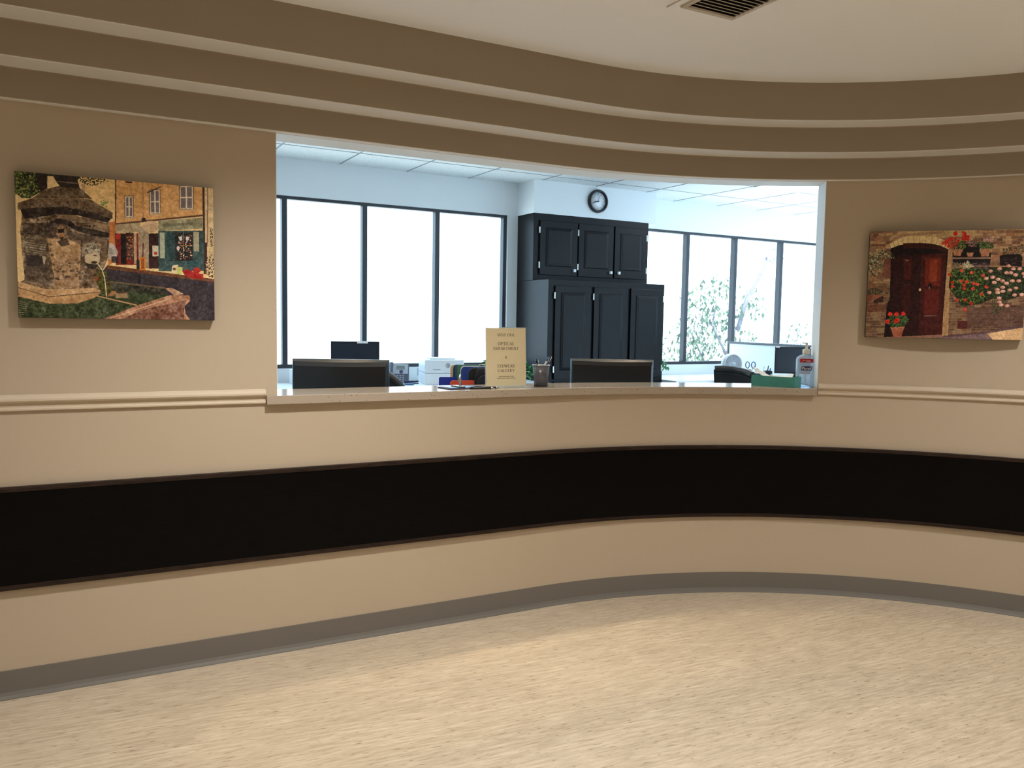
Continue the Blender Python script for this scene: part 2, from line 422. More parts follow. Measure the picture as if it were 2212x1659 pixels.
# local x along slats, near edge of frame at y=0, extends to -y
fr_ = MB()
fr_.box(-.122, .122, -.019, 0, -.008, -.0005); fr_.box(-.122, .122, -.32, -.296, -.008, -.0005)
fr_.box(-.122, -.104, -.296, -.019, -.008, -.0005); fr_.box(.104, .122, -.296, -.019, -.008, -.0005)
fr_.build('frame', 'vent', vent, bevel=0.002)
MB().box(-.104, .104, -.296, -.019, -.0012, -.0004).build('duct_opening', 'vent_dark', vent)
for i in range(12):
    y = -.030 - i * .0225
    MB().box(-.104, .104, -.0012, .0012, -.0075, .0075, Matrix.Translation((0, y, -.0075)) @ Matrix.Rotation(math.radians(-62), 4, 'X')).build('slat', 'vent', vent)
ah = MB().box(-.16, .16, -.0015, .0015, -.004, -.0005, Matrix.Translation((0.607, 2.873, ZC)) @ Matrix.Rotation(math.radians(-62), 4, 'Z'))
tag(ah.build('access_panel_edge', 'vent'), 'thin raised line on the ceiling left of the vent', 'ceiling trim')

# ------------------------------------------------------------------ office shell
NWALL = 6.92; ZT = 2.71; WT = 0.16
U0, U1 = -2.2, 10.6
WIN = ((0.25, 3.765, 0.965, 2.405), (5.225, 9.35, 0.955, 2.40))
RotW = Matrix.Rotation(YAW, 4, 'Z')
bw = MB()
us = [U0, WIN[0][0], WIN[0][1], WIN[1][0], WIN[1][1], U1]
for i in (0, 2, 4): bw.box(us[i], us[i + 1], NWALL, NWALL + WT, 0, ZT + .06, RotW)
for a, b_, z0, z1 in WIN:
    bw.box(a, b_, NWALL, NWALL + WT, 0, z0, RotW); bw.box(a, b_, NWALL, NWALL + WT, z1, ZT + .06, RotW)
struct(bw.build('wall_back', 'white_wall'))
struct(MB().box(U0 - .1, U0, 3.3, NWALL + WT, 0, ZT + .06, RotW).build('wall_office_left', 'white_wall'))
struct(MB().box(U1, U1 + .1, -6, NWALL + WT, 0, ZT + .06, RotW).build('wall_office_right', 'white_wall'))
# office face of the curved wall
ow = MB()
ow.sweep([(-.141, 0), (-.141, ZT + .03), (-.15, ZT + .03), (-.15, 0)], -7.2, OP0); ow.sweep([(-.141, 0), (-.141, ZT + .03), (-.15, ZT + .03), (-.15, 0)], OP1, 5.8)
ow.sweep([(-.141, ZH), (-.141, ZT + .03), (-.15, ZT + .03), (-.15, ZH)], OP0, OP1); ow.sweep([(-.141, 0), (-.141, zb), (-.15, zb), (-.15, 0)], OP0, OP1)
# clean jamb and head liners
ow.sweep([(-.001, zb + CT_TH), (-.001, ZH), (-.15, ZH), (-.15, zb + CT_TH)], OP0, OP0 + .002)
ow.sweep([(-.001, zb + CT_TH), (-.001, ZH), (-.15, ZH), (-.15, zb + CT_TH)], OP1 - .002, OP1)
ow.sweep([(-.001, ZH - .0015), (-.001, ZH), (-.15, ZH), (-.15, ZH - .0015)], OP0, OP1)
struct(ow.build('wall_reception', 'white_wall'))
of = MB(); ss = ssamples(-7.2, 5.8); fr = [path(q, -.14) for q in ss]; n = len(fr)
far = []
for x, y in fr:
    far.append(UN(Vector((x, y)).dot(UV_), NWALL + .1))
of.add([(x, y, .001) for x, y in fr] + [(p.x, p.y, .001) for p in far], [(i, i + 1, n + i + 1, n + i) for i in range(n - 1)])
struct(of.build('floor_office', 'carpet'))
oc = MB(); fr = [path(q, -.10) for q in ss]
oc.add([(x, y, ZT) for x, y in fr] + [(p.x, p.y, ZT) for p in [UN(Vector((x, y)).dot(UV_), NWALL + .1) for x, y in fr]], [(i, i + 1, n + i + 1, n + i) for i in range(n - 1)])
pa = UN(Vector(fr[-1]).dot(UV_), NWALL + .1); pb = UN(U1 + .1, NWALL + .1); pc = UN(U1 + .1, -6)
oc.add([(fr[-1][0], fr[-1][1], ZT), (pc.x, pc.y, ZT), (pb.x, pb.y, ZT), (pa.x, pa.y, ZT)], [(0, 1, 2, 3)])
oceil = struct(oc.build('ceiling_office', 'tile'))
gb = MB()
for k in range(-6, 15):
    u = 2.12 + .61 * k; gb.box(u - .006, u + .006, 1.5 if u > 4 else 3.6, NWALL, ZT - .003, ZT - .0005, RotW)
for k in range(-5, 1):
    nn = 6.385 + .61 * k; gb.box(U0, U1, nn - .005, nn + .005, ZT - .0028, ZT - .0006, RotW)
struct(gb.build('grid_bars', 'tbar', oceil))

# windows
def window(idx, a, b_, z0, z1, mulls):
    e = bpy.data.objects.new('window_%d' % idx, None); COL.objects.link(e); e['kind'] = 'structure'
    e.location = UN(0, NWALL); e.rotation_euler = (0, 0, YAW)
    d0, d1 = .022, .085
    fr = MB()
    fr.box(a, b_, d0, d1, z1 - .026, z1); fr.box(a, b_, d0, d1, z0, z0 + .032)
    fr.box(a, a + .04, d0, d1, z0 + .032, z1 - .026); fr.box(b_ - .036, b_, d0, d1, z0 + .032, z1 - .026)
    struct(fr.build('frame', 'mull', e, bevel=0.002))
    xs = [a + .04] + [m for m in mulls] + [b_ - .036]
    for m in mulls:
        struct(MB().box(m - .022, m + .022, d0 - .004, d1, z0 + .032, z1 - .026).build('mullion', 'mull', e, bevel=0.002))
    for p, q in zip(xs[:-1], xs[1:]):
        struct(MB().box(p - .01, q + .01, .066, .070, z0 + .02, z1 - .02).build('pane', 'glass', e))
window(1, *WIN[0], (0.97, 1.655, 2.352, 3.042))
window(2, *WIN[1], (6.02, 6.725, 7.452, 8.18, 8.85))
# daylight guides in the window openings
for a, b_, z0, z1 in WIN:
    o = lamp('window_daylight', 'AREA', UN((a + b_) / 2, NWALL + .13, (z0 + z1) / 2), 1, (1, 1, 1), shape='RECTANGLE', size=b_ - a, size_y=z1 - z0)
    o.rotation_euler = (math.radians(-90), 0, YAW)
    o.data.cycles.is_portal = True

# soffit over cabinets
struct(MB().box(3.866, 5.30, 6.612, NWALL, 2.405, ZT, RotW).build('trim_4', 'white_wall'))

# ------------------------------------------------------------------ cabinets
def door(parent, x0, x1, z0, z1, yf, panel_in, hinge, knob):
    """raised-panel door, front at local y=yf facing -y"""
    d = MB().box(x0, x1, yf - .019, yf, z0, z1).build('door', 'cabinet', parent, bevel=0.003)
    px0, px1, pz0, pz1 = x0 + panel_in, x1 - panel_in, z0 + panel_in + .02, z1 - panel_in
    m = .028; y0 = yf - .019
    p = MB()
    rings = [(px0, px1, pz0, pz1, y0 - .0003), (px0 + .006, px1 - .006, pz0 + .006, pz1 - .006, y0 - .006), (px0 + m, px1 - m, pz0 + m, pz1 - m, y0 - .011)]
    vs = []
    for a, b2, c2, d2, y in rings: vs += [(a, y, c2), (b2, y, c2), (b2, y, d2), (a, y, d2)]
    fs = []
    for k in range(2):
        for i in range(4): j = (i + 1) % 4; fs.append((k * 4 + i, k * 4 + j, k * 4 + 4 + j, k * 4 + 4 + i))
    fs.append((8, 9, 10, 11)); p.add(vs, fs); p.build('raised_panel', 'cabinet', d)
    hx = x0 - .006 if hinge < 0 else x1 + .006
    for hz in (z0 + .09, z1 - .09):
        tag(MB().box(hx - .006, hx + .006, yf - .022, yf - .002, hz - .03, hz + .03).build('hinge', 'metal', d, bevel=0.002), 'silver hinge')
    if knob:
        kx, kz = knob
        tag(MB().box(kx - .013, kx + .013, yf - .045, yf - .019, kz - .014, kz + .014).build('knob', 'white', d, bevel=0.003), 'white square knob')
uc = thing('upper_cabinet', 'black wall cabinet with three doors and white knobs under the clock', 'cabinet', UN(0, 0), YAW)
MB().box(3.871, 5.213, 6.616, NWALL - .002, 1.782, 2.403).build('body', 'cabinet', uc, bevel=0.002)
for x0_, x1_, h_, k_ in ((3.932, 4.350, -1, (4.312, 1.887)), (4.364, 4.772, -1, (4.738, 1.887)), (4.790, 5.176, 1, (4.836, 1.887))):
    door(uc, x0_, x1_, 1.836, 2.340, 6.615, .062, h_, k_)
tc_ = thing('tall_cabinet', 'deep black floor cabinet standing below the upper cabinet', 'cabinet', UN(0, 0), YAW)
MB().box(3.871, 5.207, 6.330, NWALL - .002, 0, 1.7805).build('body', 'cabinet', tc_, bevel=0.002)
for x0_, x1_, h_ in ((3.934, 4.324, -1), (4.360, 4.752, -1), (4.786, 5.174, 1)):
    door(tc_, x0_, x1_, .872, 1.726, 6.329, .06, h_, None)
    door(tc_, x0_, x1_, .10, .85, 6.329, .06, h_, None)

# clock
ck = thing('wall_clock', 'round black framed wall clock above the cabinets', 'clock', UN(4.576, 6.611, 2.566), YAW)
RM = Matrix.Rotation(PI / 2, 4, 'X')
rim = MB().lathe([(.086, .012), (.088, .026), (.094, .034), (.104, .034), (.110, .026), (.111, .0), (.086, .0)], 56, RM); rim.build('rim', 'black', ck)
MB().lathe([(.0005, .013), (.087, .013), (.087, .002)], 48, RM).build('dial', 'dial', ck)
for h in range(12):
    a = math.radians(30 * h)
    MB().box(-.004, .004, -.0145, -.0135, .062, .078, Matrix.Rotation(a, 4, 'Y')).build('hour_mark', 'numeral', ck)
for ang, ln, wd in ((8.7 * 30, .044, .0032), (42 * 6, .072, .0024), (12, .055, .0009)):
    MB().box(-wd, wd, -.019, -.0165, -.012, ln, Matrix.Rotation(math.radians(ang), 4, 'Y')).build('hand', 'black', ck)

# fluorescent ceiling panel
cf = thing('ceiling_light', 'lit white square panel in the office tile ceiling', 'ceiling light', UN(6.085, 5.47, ZT), YAW)
MB().box(-.285, .285, -.285, .285, -.004, -.001).build('diffuser', 'lightpanel', cf)
q = MB()
for a in ((-.298, .298, -.298, -.285), (-.298, .298, .285, .298), (-.298, -.285, -.285, .285), (.285, .298, -.285, .285)): q.box(*a, -.008, -.001)
q.build('frame', 'white', cf)
o = lamp('office_ceiling_lamp', 'AREA', UN(6.085, 5.47, ZT - .012), 7, (0.92, 0.97, 1.0), size=.56); 
for u_, n_ in ((3.03, 4.86), (8.5, 5.47), (0.6, 4.86)):
    lamp('office_ceiling_lamp', 'AREA', UN(u_, n_, ZT - .012), 7, (0.92, 0.97, 1.0), size=.56)

# ------------------------------------------------------------------ office desks
DZ = 0.845
dk = thing('window_desk', 'white laminate desk running under the office windows, left of cabinets', 'desk', UN(0, 0), YAW)
MB().box(0.3, 3.865, 6.11, NWALL - .002, DZ - .03, DZ).build('desktop', 'desk', dk, bevel=0.003)
for u_ in (.4, 2.1, 3.8): MB().box(u_ - .03, u_ + .03, 6.2, NWALL - .01, 0, DZ - .03).build('leg', 'edge', dk)
dk2 = thing('window_desk', 'white laminate corner desk under the windows right of the black cabinets', 'desk', UN(0, 0), YAW)
MB().prism([(5.215, 6.12), (5.70, 6.12), (5.70, 4.90), (6.62, 4.90), (6.62, 6.12), (9.2, 6.12), (9.2, NWALL - .002), (5.215, NWALL - .002)], DZ - .03, DZ).build('desktop', 'desk', dk2, bevel=0.003)
MB().box(5.78, 5.84, 4.98, 5.04, 0, DZ - .03).build('leg', 'edge', dk2); MB().box(6.50, 6.56, 4.98, 5.04, 0, DZ - .03).build('leg', 'edge', dk2)
MB().box(5.215, 5.70, 6.135, 6.16, DZ - .13, DZ - .03).build('apron', 'edge', dk2); MB().box(6.62, 9.2, 6.135, 6.16, DZ - .13, DZ - .03).build('apron', 'edge', dk2)
for u_ in (5.3, 7.3, 9.1): MB().box(u_ - .03, u_ + .03, 6.2, NWALL - .01, 0, DZ - .03).build('leg', 'edge', dk2)
rd = thing('reception_desk', 'work surface behind and below the stone counter', 'desk')
MB().sweep([(-.16, .72), (-.16, .75), (-.86, .75), (-.86, .72)], -2.4, .2).build('desktop', 'desk', rd)
for s_ in (-2.38, -1.1, .14):
    MB().sweep([(-.18, 0), (-.18, .72), (-.8, .72), (-.8, 0)], s_, s_ + .03).build('leg', 'edge', rd)

# ------------------------------------------------------------------ monitors
def monitor(label, loc, rotz, w_, h_, base_z, back=True, tilt=0.0, notes=()):
    """loc = x,y of the screen; top edge at loc.z. local -y faces the viewer. back=True: we see the rear shell"""
    t = thing('monitor', label, 'monitor', (loc[0], loc[1], base_z), rotz)
    top = loc[2] - base_z; zc = top - h_ / 2
    T = Matrix.Translation((0, 0, zc)) @ Matrix.Rotation(tilt, 4, 'X')
    if back:
        # bevelled rear shell, concave top lip
        sh = MB(); W2, H2 = w_ / 2, h_ / 2
        rings = [(W2, H2, 0.014, 0), (W2, H2, -.004, 0), (W2 - .006, H2 - .011, -.020, .004), (W2 - .014, H2 - .032, -.030, .004)]
        nseg = 16; vs = []
        for a, b2, y, dip in rings:
            ring = []
            for i in range(nseg + 1): ring.append((-a + 2 * a * i / nseg, y, b2 - dip * math.sin(PI * i / nseg)))
            for i in range(nseg + 1): ring.append((a - 2 * a * i / nseg, y, -b2))
            vs += ring
        nr = 2 * (nseg + 1); fs = []
        for k in range(len(rings) - 1):
            for i in range(nr): j = (i + 1) % nr; fs.append((k * nr + i, k * nr + j, (k + 1) * nr + j, (k + 1) * nr + i))
        fs.append(tuple((len(rings) - 1) * nr + i for i in range(nr))); fs.append(tuple(reversed(range(nr))))
        sh.add([T @ Vector(v) for v in vs], fs); sh.build('shell', 'bezel', t)
        sc = MB().box(-W2 + .012, W2 - .012, .0142, .0155, -H2 + .016, H2 - .012, T); sc.build('screen', 'screen', t)
        nk = MB().box(-.03, .03, -.055, -.03, .02, zc)
    else:
        MB().box(-w_ / 2, w_ / 2, 0, .03, -h_ / 2, h_ / 2, T).build('shell', 'bezel', t, bevel=0.003)
        MB().box(-w_ / 2 + .013, w_ / 2 - .013, -.0015, .002, -h_ / 2 + .018, h_ / 2 - .013, T).build('screen', 'screen', t)
        nk = MB().box(-.03, .03, .03, .055, .012, zc)
    nk.build('neck', 'black', t, bevel=0.003)
    MB().prism(rect_round(.22, .16, .03), 0, .014).build('base', 'black', t, bevel=0.003)
    for x_, dz_, ww, hh in notes:
        tag(MB().box(x_ - ww / 2, x_ + ww / 2, -.004, -.001, h_ / 2 - hh + dz_, h_ / 2 + dz_, T).build('note_strip', 'paper', t), 'white paper strip stuck on the top edge')
    return t
p = at(736.5, 776, 4.0); monitor('black monitor seen from behind at the left end of the counter', p, math.radians(2), .472, .29, .75)
p = at(1322, 776, 4.6); monitor('black monitor seen from behind in front of the dark cabinets', p, math.radians(-2), .466, .29, .75)
p = at(767.5, 737.5, 6.9); monitor('square dark monitor on the window desk above the left monitor', p, math.radians(12), .405, .33, DZ, back=False, notes=((.06, .004, .09, .02),))
p = at(1722, 749.5, 7.6); monitor('dark monitor in front of the white cubicle partition behind the sanitizer', p, math.radians(-17), .39, .25, DZ, back=False, tilt=math.radians(-6), notes=((-.17, .003, .035, .014), (.15, .002, .07, .018)))

# ------------------------------------------------------------------ office chairs
def office_chair(label, loc, rotz, w_, ztop, hgt, lean, curve, roundtop, slope=0.0):
    t = thing('office_chair', label, 'chair', (loc[0], loc[1], 0), rotz)
    def bk(off):
        def fn(a, b2):
            x = (a - .5) * w_
            topz = ztop - roundtop * (abs(2 * a - 1) ** 2.6) - slope * a
            z = (ztop - hgt) + (topz - ztop + hgt) * b2
            y = off - curve * (2 * a - 1) ** 2 - lean * (b2 - .5)
            return (x * (1 - .06 * (1 - b2)), y, z)
        return fn
    m = MB(); m.grid(bk(0), 20, 12); m.grid(bk(.045), 20, 12)
    nu, nv = 20, 12; o = (nu + 1) * (nv + 1)
    bd = [i for i in range(nu)] ; ring = [(i, 0) for i in range(nu + 1)] + [(nu, j) for j in range(1, nv + 1)] + [(i, nv) for i in range(nu - 1, -1, -1)] + [(0, j) for j in range(nv - 1, 0, -1)]
    idx = [j * (nu + 1) + i for i, j in ring]
    for k in range(len(idx)):
        a, b2 = idx[k], idx[(k + 1) % len(idx)]; m.f.append((a, b2, o + b2, o + a)); m.sm.append(True)
    m.build('backrest', 'blackmatte', t)
    edge = [bk(.022)(i / 24, 1.0) for i in range(25)]
    MB().tube(edge, .026, 8).build('piping', 'black', t)
    MB().prism(rect_round(.48, .46, .1), .43, .50).build('seat', 'blackmatte', t, bevel=.02)
    MB().lathe([(.025, .1), (.025, .43)], 16).build('post', 'black', t)
    MB().tube([(0, .16, .45), (0, .06, .48), (0, .06, ztop - hgt + .08)], .018, 8).build('back_bracket', 'black', t)
    for k in range(5):
        a = 2 * PI * k / 5 + .3; l = MB().tube([(0, 0, .11), (.28 * math.cos(a), .28 * math.sin(a), .075)], [.025, .016], 8).build('leg', 'black', t)
        MB().lathe([(.001, -.028), (.028, -.028), (.028, .028), (.001, .028)], 14, Matrix.Translation((.28 * math.cos(a), .28 * math.sin(a), .030)) @ Matrix.Rotation(PI / 2, 4, 'X')).build('caster', 'black', l)
    return t
p = at(800, 803, 5.0); office_chair('black office chair with rounded back behind the left monitor', p, math.radians(8), .46, p.z, .44, .05, .03, .16)
p = at(1591, 796, 5.5); office_chair('black office chair with flat topped back behind the green box', p, math.radians(-38), .27, p.z, .42, .05, .04, .012, .03)

# ------------------------------------------------------------------ window desk things
ph = thing('desk_phone', 'grey desk telephone with small display on the left window desk', 'telephone', tuple(UN(2.575, 6.66, DZ)), math.radians(4))
ph.scale = (.9, .9, .9)
TP = Matrix.Translation((0, .0, .002)) @ Matrix.Rotation(math.radians(68), 4, 'X')    # x right, y up the tilted face, z toward the viewer
wd = MB(); wd.prism([(0, 0), (-.10, 0), (-.082, .175), (-.06, .18)], -.085, .085, Matrix(((0, 0, 1, 0), (-1, 0, 0, 0), (0, 1, 0, 0), (0, 0, 0, 1))))
wd.build('body', 'phone_dark', ph, bevel=.004)
TP = Matrix.Translation((0, 0, 0)) @ Matrix.Rotation(math.atan2(.18, .06), 4, 'X')
MB().box(-.078, .078, .088, .186, .0, .006, TP).build('face_plate', 'lgrey', ph, bevel=.002)
MB().box(-.036, .046, .138, .170, .0055, .008, TP).build('display', 'lcd', ph)
MB().lathe([(.0005, .010), (.017, .010), (.018, .006)], 20, TP @ Matrix.Translation((.012, .108, 0))).build('navigation_button', 'oval', ph)
for i in range(4): MB().box(-.034 + i * .021, -.02 + i * .021, .126, .131, .005, .0085, TP).build('soft_key', 'oval', ph)
for r_ in range(4):
    for c_ in range(3): MB().box(-.03 + c_ * .028, -.016 + c_ * .028, .066 - r_ * .018, .074 - r_ * .018, -.001, .003, TP).build('key', 'key', ph)
hs = MB().tube([(-.083, -.012, .02), (-.083, .0, .06), (-.083, .025, .12), (-.083, .055, .19)], [.02, .014, .014, .02], 10); hs.build('handset', 'phone_dark', ph)

pr = thing('laser_printer', 'white boxy laser printer on the left window desk', 'printer', tuple(at(960, 828, 6.95).xy) + (DZ,), math.radians(15))
MB().box(-.168, .168, 0, .36, .0, .095).build('lower_body', 'white', pr, bevel=.006)
MB().box(-.170, .170, -.004, .36, .097, .212).build('upper_body', 'white', pr, bevel=.01)
MB().box(-.12, .10, .05, .26, .212, .217).build('output_tray', 'lgrey', pr, bevel=.002)
MB().box(-.11, .12, .10, .30, .2175, .222).build('paper_stack', 'paper', pr)
MB().box(-.10, -.035, -.0055, -.0035, .125, .130).build('name_strip', 'grey', pr)
lg = MB(); 
ringv = []; 
for i in range(32):
    a = 2 * PI * i / 32
    for r_ in (.0165, .0195): ringv.append((.028 + r_ * math.cos(a), -.0055, .163 + r_ * math.sin(a)))
lg.add(ringv, [(2 * i, 2 * i + 1, (2 * i + 3) % 64, (2 * i + 2) % 64) for i in range(32)])
def stroke2(m, pts, wd_, y, ox=0, oz=0, sc=1.0, sh=0.0):
    for (xa, za), (xb, zb_) in zip(pts[:-1], pts[1:]):
        dx, dz = xb - xa, zb_ - za; L = math.hypot(dx, dz) or 1; nx, nz = -dz / L * wd_ / 2, dx / L * wd_ / 2
        m.add([(ox + (q_[0] + sh * q_[1]) * sc, y, oz + q_[1] * sc) for q_ in ((xa + nx, za + nz), (xb + nx, zb_ + nz), (xb - nx, zb_ - nz), (xa - nx, za - nz))], [(0, 1, 2, 3)])
stroke2(lg, [(-.3, -.35), (-.3, .75)], .16, -.0055, .028, .163, .015, .25); stroke2(lg, [(-.3, .35), (0, .35), (0, -.35)], .16, -.0055, .028, .163, .015, .25)
stroke2(lg, [(.25, -.9), (.25, .35), (.6, .35), (.6, -.35), (.25, -.35)], .16, -.0055, .028, .163, .015, .25)
tag(lg.build('round_logo', 'black', pr), 'dark round logo')

# small things on the left window desk
pen = thing('stapler', 'dark blue stapler on the window desk right of the left chair', 'stapler', tuple(at(889, 827, 7.0).xy) + (DZ,), math.radians(-12))
MB().prism(rect_round(.13, .034, .015), 0, .008).build('base', 'navy', pen)
MB().box(-.06, .062, -.012, .012, .010, .026, Matrix.Rotation(math.radians(-3), 4, 'Y')).build('arm', 'navy', pen, bevel=.004)
cd = MB().lathe([(.0005, .0), (.04, .0), (.042, .006), (.036, .014), (.0005, .016)], 24, Matrix.Translation(Vector((*at(884, 832, 6.85).xy, DZ))))
tag(cd.build('round_dish', 'steel_blue'), 'small blue round dish in front of the stapler', 'dish')
wb = MB().box(-.03, .05, -.06, .06, 0, .12, Matrix.Translation(UN(1.70, 6.80, DZ)) @ RotW)
tag(wb.build('white_box', 'white', bevel=.004), 'white box half hidden behind the left monitor', 'box')
ol = thing('wall_outlet', 'outlet with dark plug low on the wall left of the printer', 'outlet', tuple(UN(2.88, NWALL - .0005, .905)), YAW)
MB().box(-.035, .035, -.006, 0, -.02, .05).build('plate', 'lgrey', ol, bevel=.002)
MB().box(-.012, .02, -.03, -.006, .0, .02).build('plug', 'black', ol, bevel=.003)

# ------------------------------------------------------------------ clipboards and rack on the reception desk
rk = thing('file_rack', 'low wire rack holding the upright clipboards behind the counter', 'rack', (*at(1030, 830, 4.25).xy, .75), math.radians(18))
MB().box(-.275, .275, -.24, .20, 0, .012).build('base', 'black', rk)
for i in (-1, 1): MB().box(.27 * i - .004, .27 * i + .004, -.24, .20, .012, .12).build('end_panel', 'black', rk)
def clipboard(label, px_left, top_px, d, mat, w_=.225, h_=.315, rot=6, paper=False, clip=True, edge=None, r=.02):
    tl = at(px_left, top_px, d); h_ = tl.z - .7625; cx_ = tl.x + w_ / 2 * math.cos(math.radians(rot)); cy_ = tl.y + w_ / 2 * math.sin(math.radians(rot))
    t = thing('clipboard', label, 'clipboard', (cx_, cy_, tl.z - h_), math.radians(rot), 'clipboards standing in the rack')
    MB().prism(rect_round(w_, h_, r, 6, 0, h_ / 2), 0, .004, RX).build('board', mat, t, bevel=.001)
    if edge: 
        MB().prism(rect_round(w_ + .005, h_ + .004, r, 6, 0, h_ / 2 + .0021), -.003, -.0005, RX).build('rim', edge, t)
    if paper: MB().box(-w_ / 2 + .02, w_ / 2 - .01, .0005, .003, .02, h_ + .006).build('paper', 'paper', t)
    if clip:
        k = MB().box(-.045, .045, -.012, -.0045, h_ - .03, h_ - .004); k.tube([(-.02, -.012, h_ - .008), (-.012, -.014, h_ + .012), (.012, -.014, h_ + .012), (.02, -.012, h_ - .008)], .0035, 8)
        tag(k.build('clip', 'metal', t, bevel=.001), 'silver clip')
    return t
clipboard('tan clipboard at the back of the row of upright boards', 973, 788, 4.50, 'tan', clip=False, h_=.30)
clipboard('dark teal clipboard just in front of the tan one', 979, 787.5, 4.47, 'teal', clip=False, h_=.30)
clipboard('steel blue clipboard between the dark teal and green ones', 984, 787.5, 4.44, 'steel_blue', clip=False, h_=.30)
clipboard('green clipboard behind the blue one with the white edge', 988, 788, 4.41, 'dgreen', clip=False, h_=.30)
clipboard('blue clipboard with white paper edge in front of the green one', 996, 792, 4.36, 'blue', edge='paper', h_=.30)
clipboard('tall black clipboard with silver corner right of the blue one', 1012, 795, 4.31, 'black', edge='steel_blue', h_=.29, r=.03)
clipboard('middle black clipboard half hidden behind the sign', 1026, 798, 4.27, 'black', h_=.28, edge='bezel', r=.03)
clipboard('shortest black clipboard beside the sign edge', 1031, 811, 4.22, 'bezel', w_=.19, h_=.24, r=.035)
clipboard('royal blue low clipboard at the left of the row', 948, 814, 4.42, 'royal', w_=.16, h_=.20, rot=8, clip=False, r=.01)
clipboard('orange red low clipboard in front of the tan one', 972, 821.5, 4.27, 'orange', w_=.16, h_=.16, rot=8, clip=False, r=.02)

# ------------------------------------------------------------------ things on the counter
T_CT = math.radians(28.1)
fb = thing('clipboard', 'black clipboard lying flat on the counter left of the sign', 'clipboard', (-.235, 3.815, ZCTR), math.radians(34))
MB().prism(rect_round(.20, .13, .015), .0005, .005).build('board', 'navy', fb, bevel=.001)
MB().box(-.085, .06, -.05, .05, .005, .0065).build('paper', 'bezel', fb)
k = MB().box(-.035, -.005, -.04, .04, .006, .012); k.tube([(-.02, -.012, .012), (-.02, -.012, .05), (-.012, -.002, .062), (-.004, .008, .05), (.004, .012, .012)], .0035, 8)
tag(k.build('clip', 'metal', fb, bevel=.001), 'silver clip standing up')
for i, (x_, y_, rz_, lab) in enumerate(((-.115, 3.815, 12, 'black pen lying on the counter beside the sign base'), (-.135, 3.78, 22, 'black pen lying nearest the counter edge beside the flat clipboard'))):
    pe = thing('pen', lab, 'pen', (x_, y_, ZCTR + .0048), math.radians(rz_))
    MB().tube([(-.065, 0, 0), (.04, 0, 0)], .0045, 10).build('barrel', 'black', pe); MB().tube([(.04, 0, 0), (.058, 0, 0)], [.0045, .001], 10).build('tip', 'metal', pe)
    MB().box(-.06, -.025, -.0012, .0012, .0045, .0065).build('pocket_clip', 'black', pe)

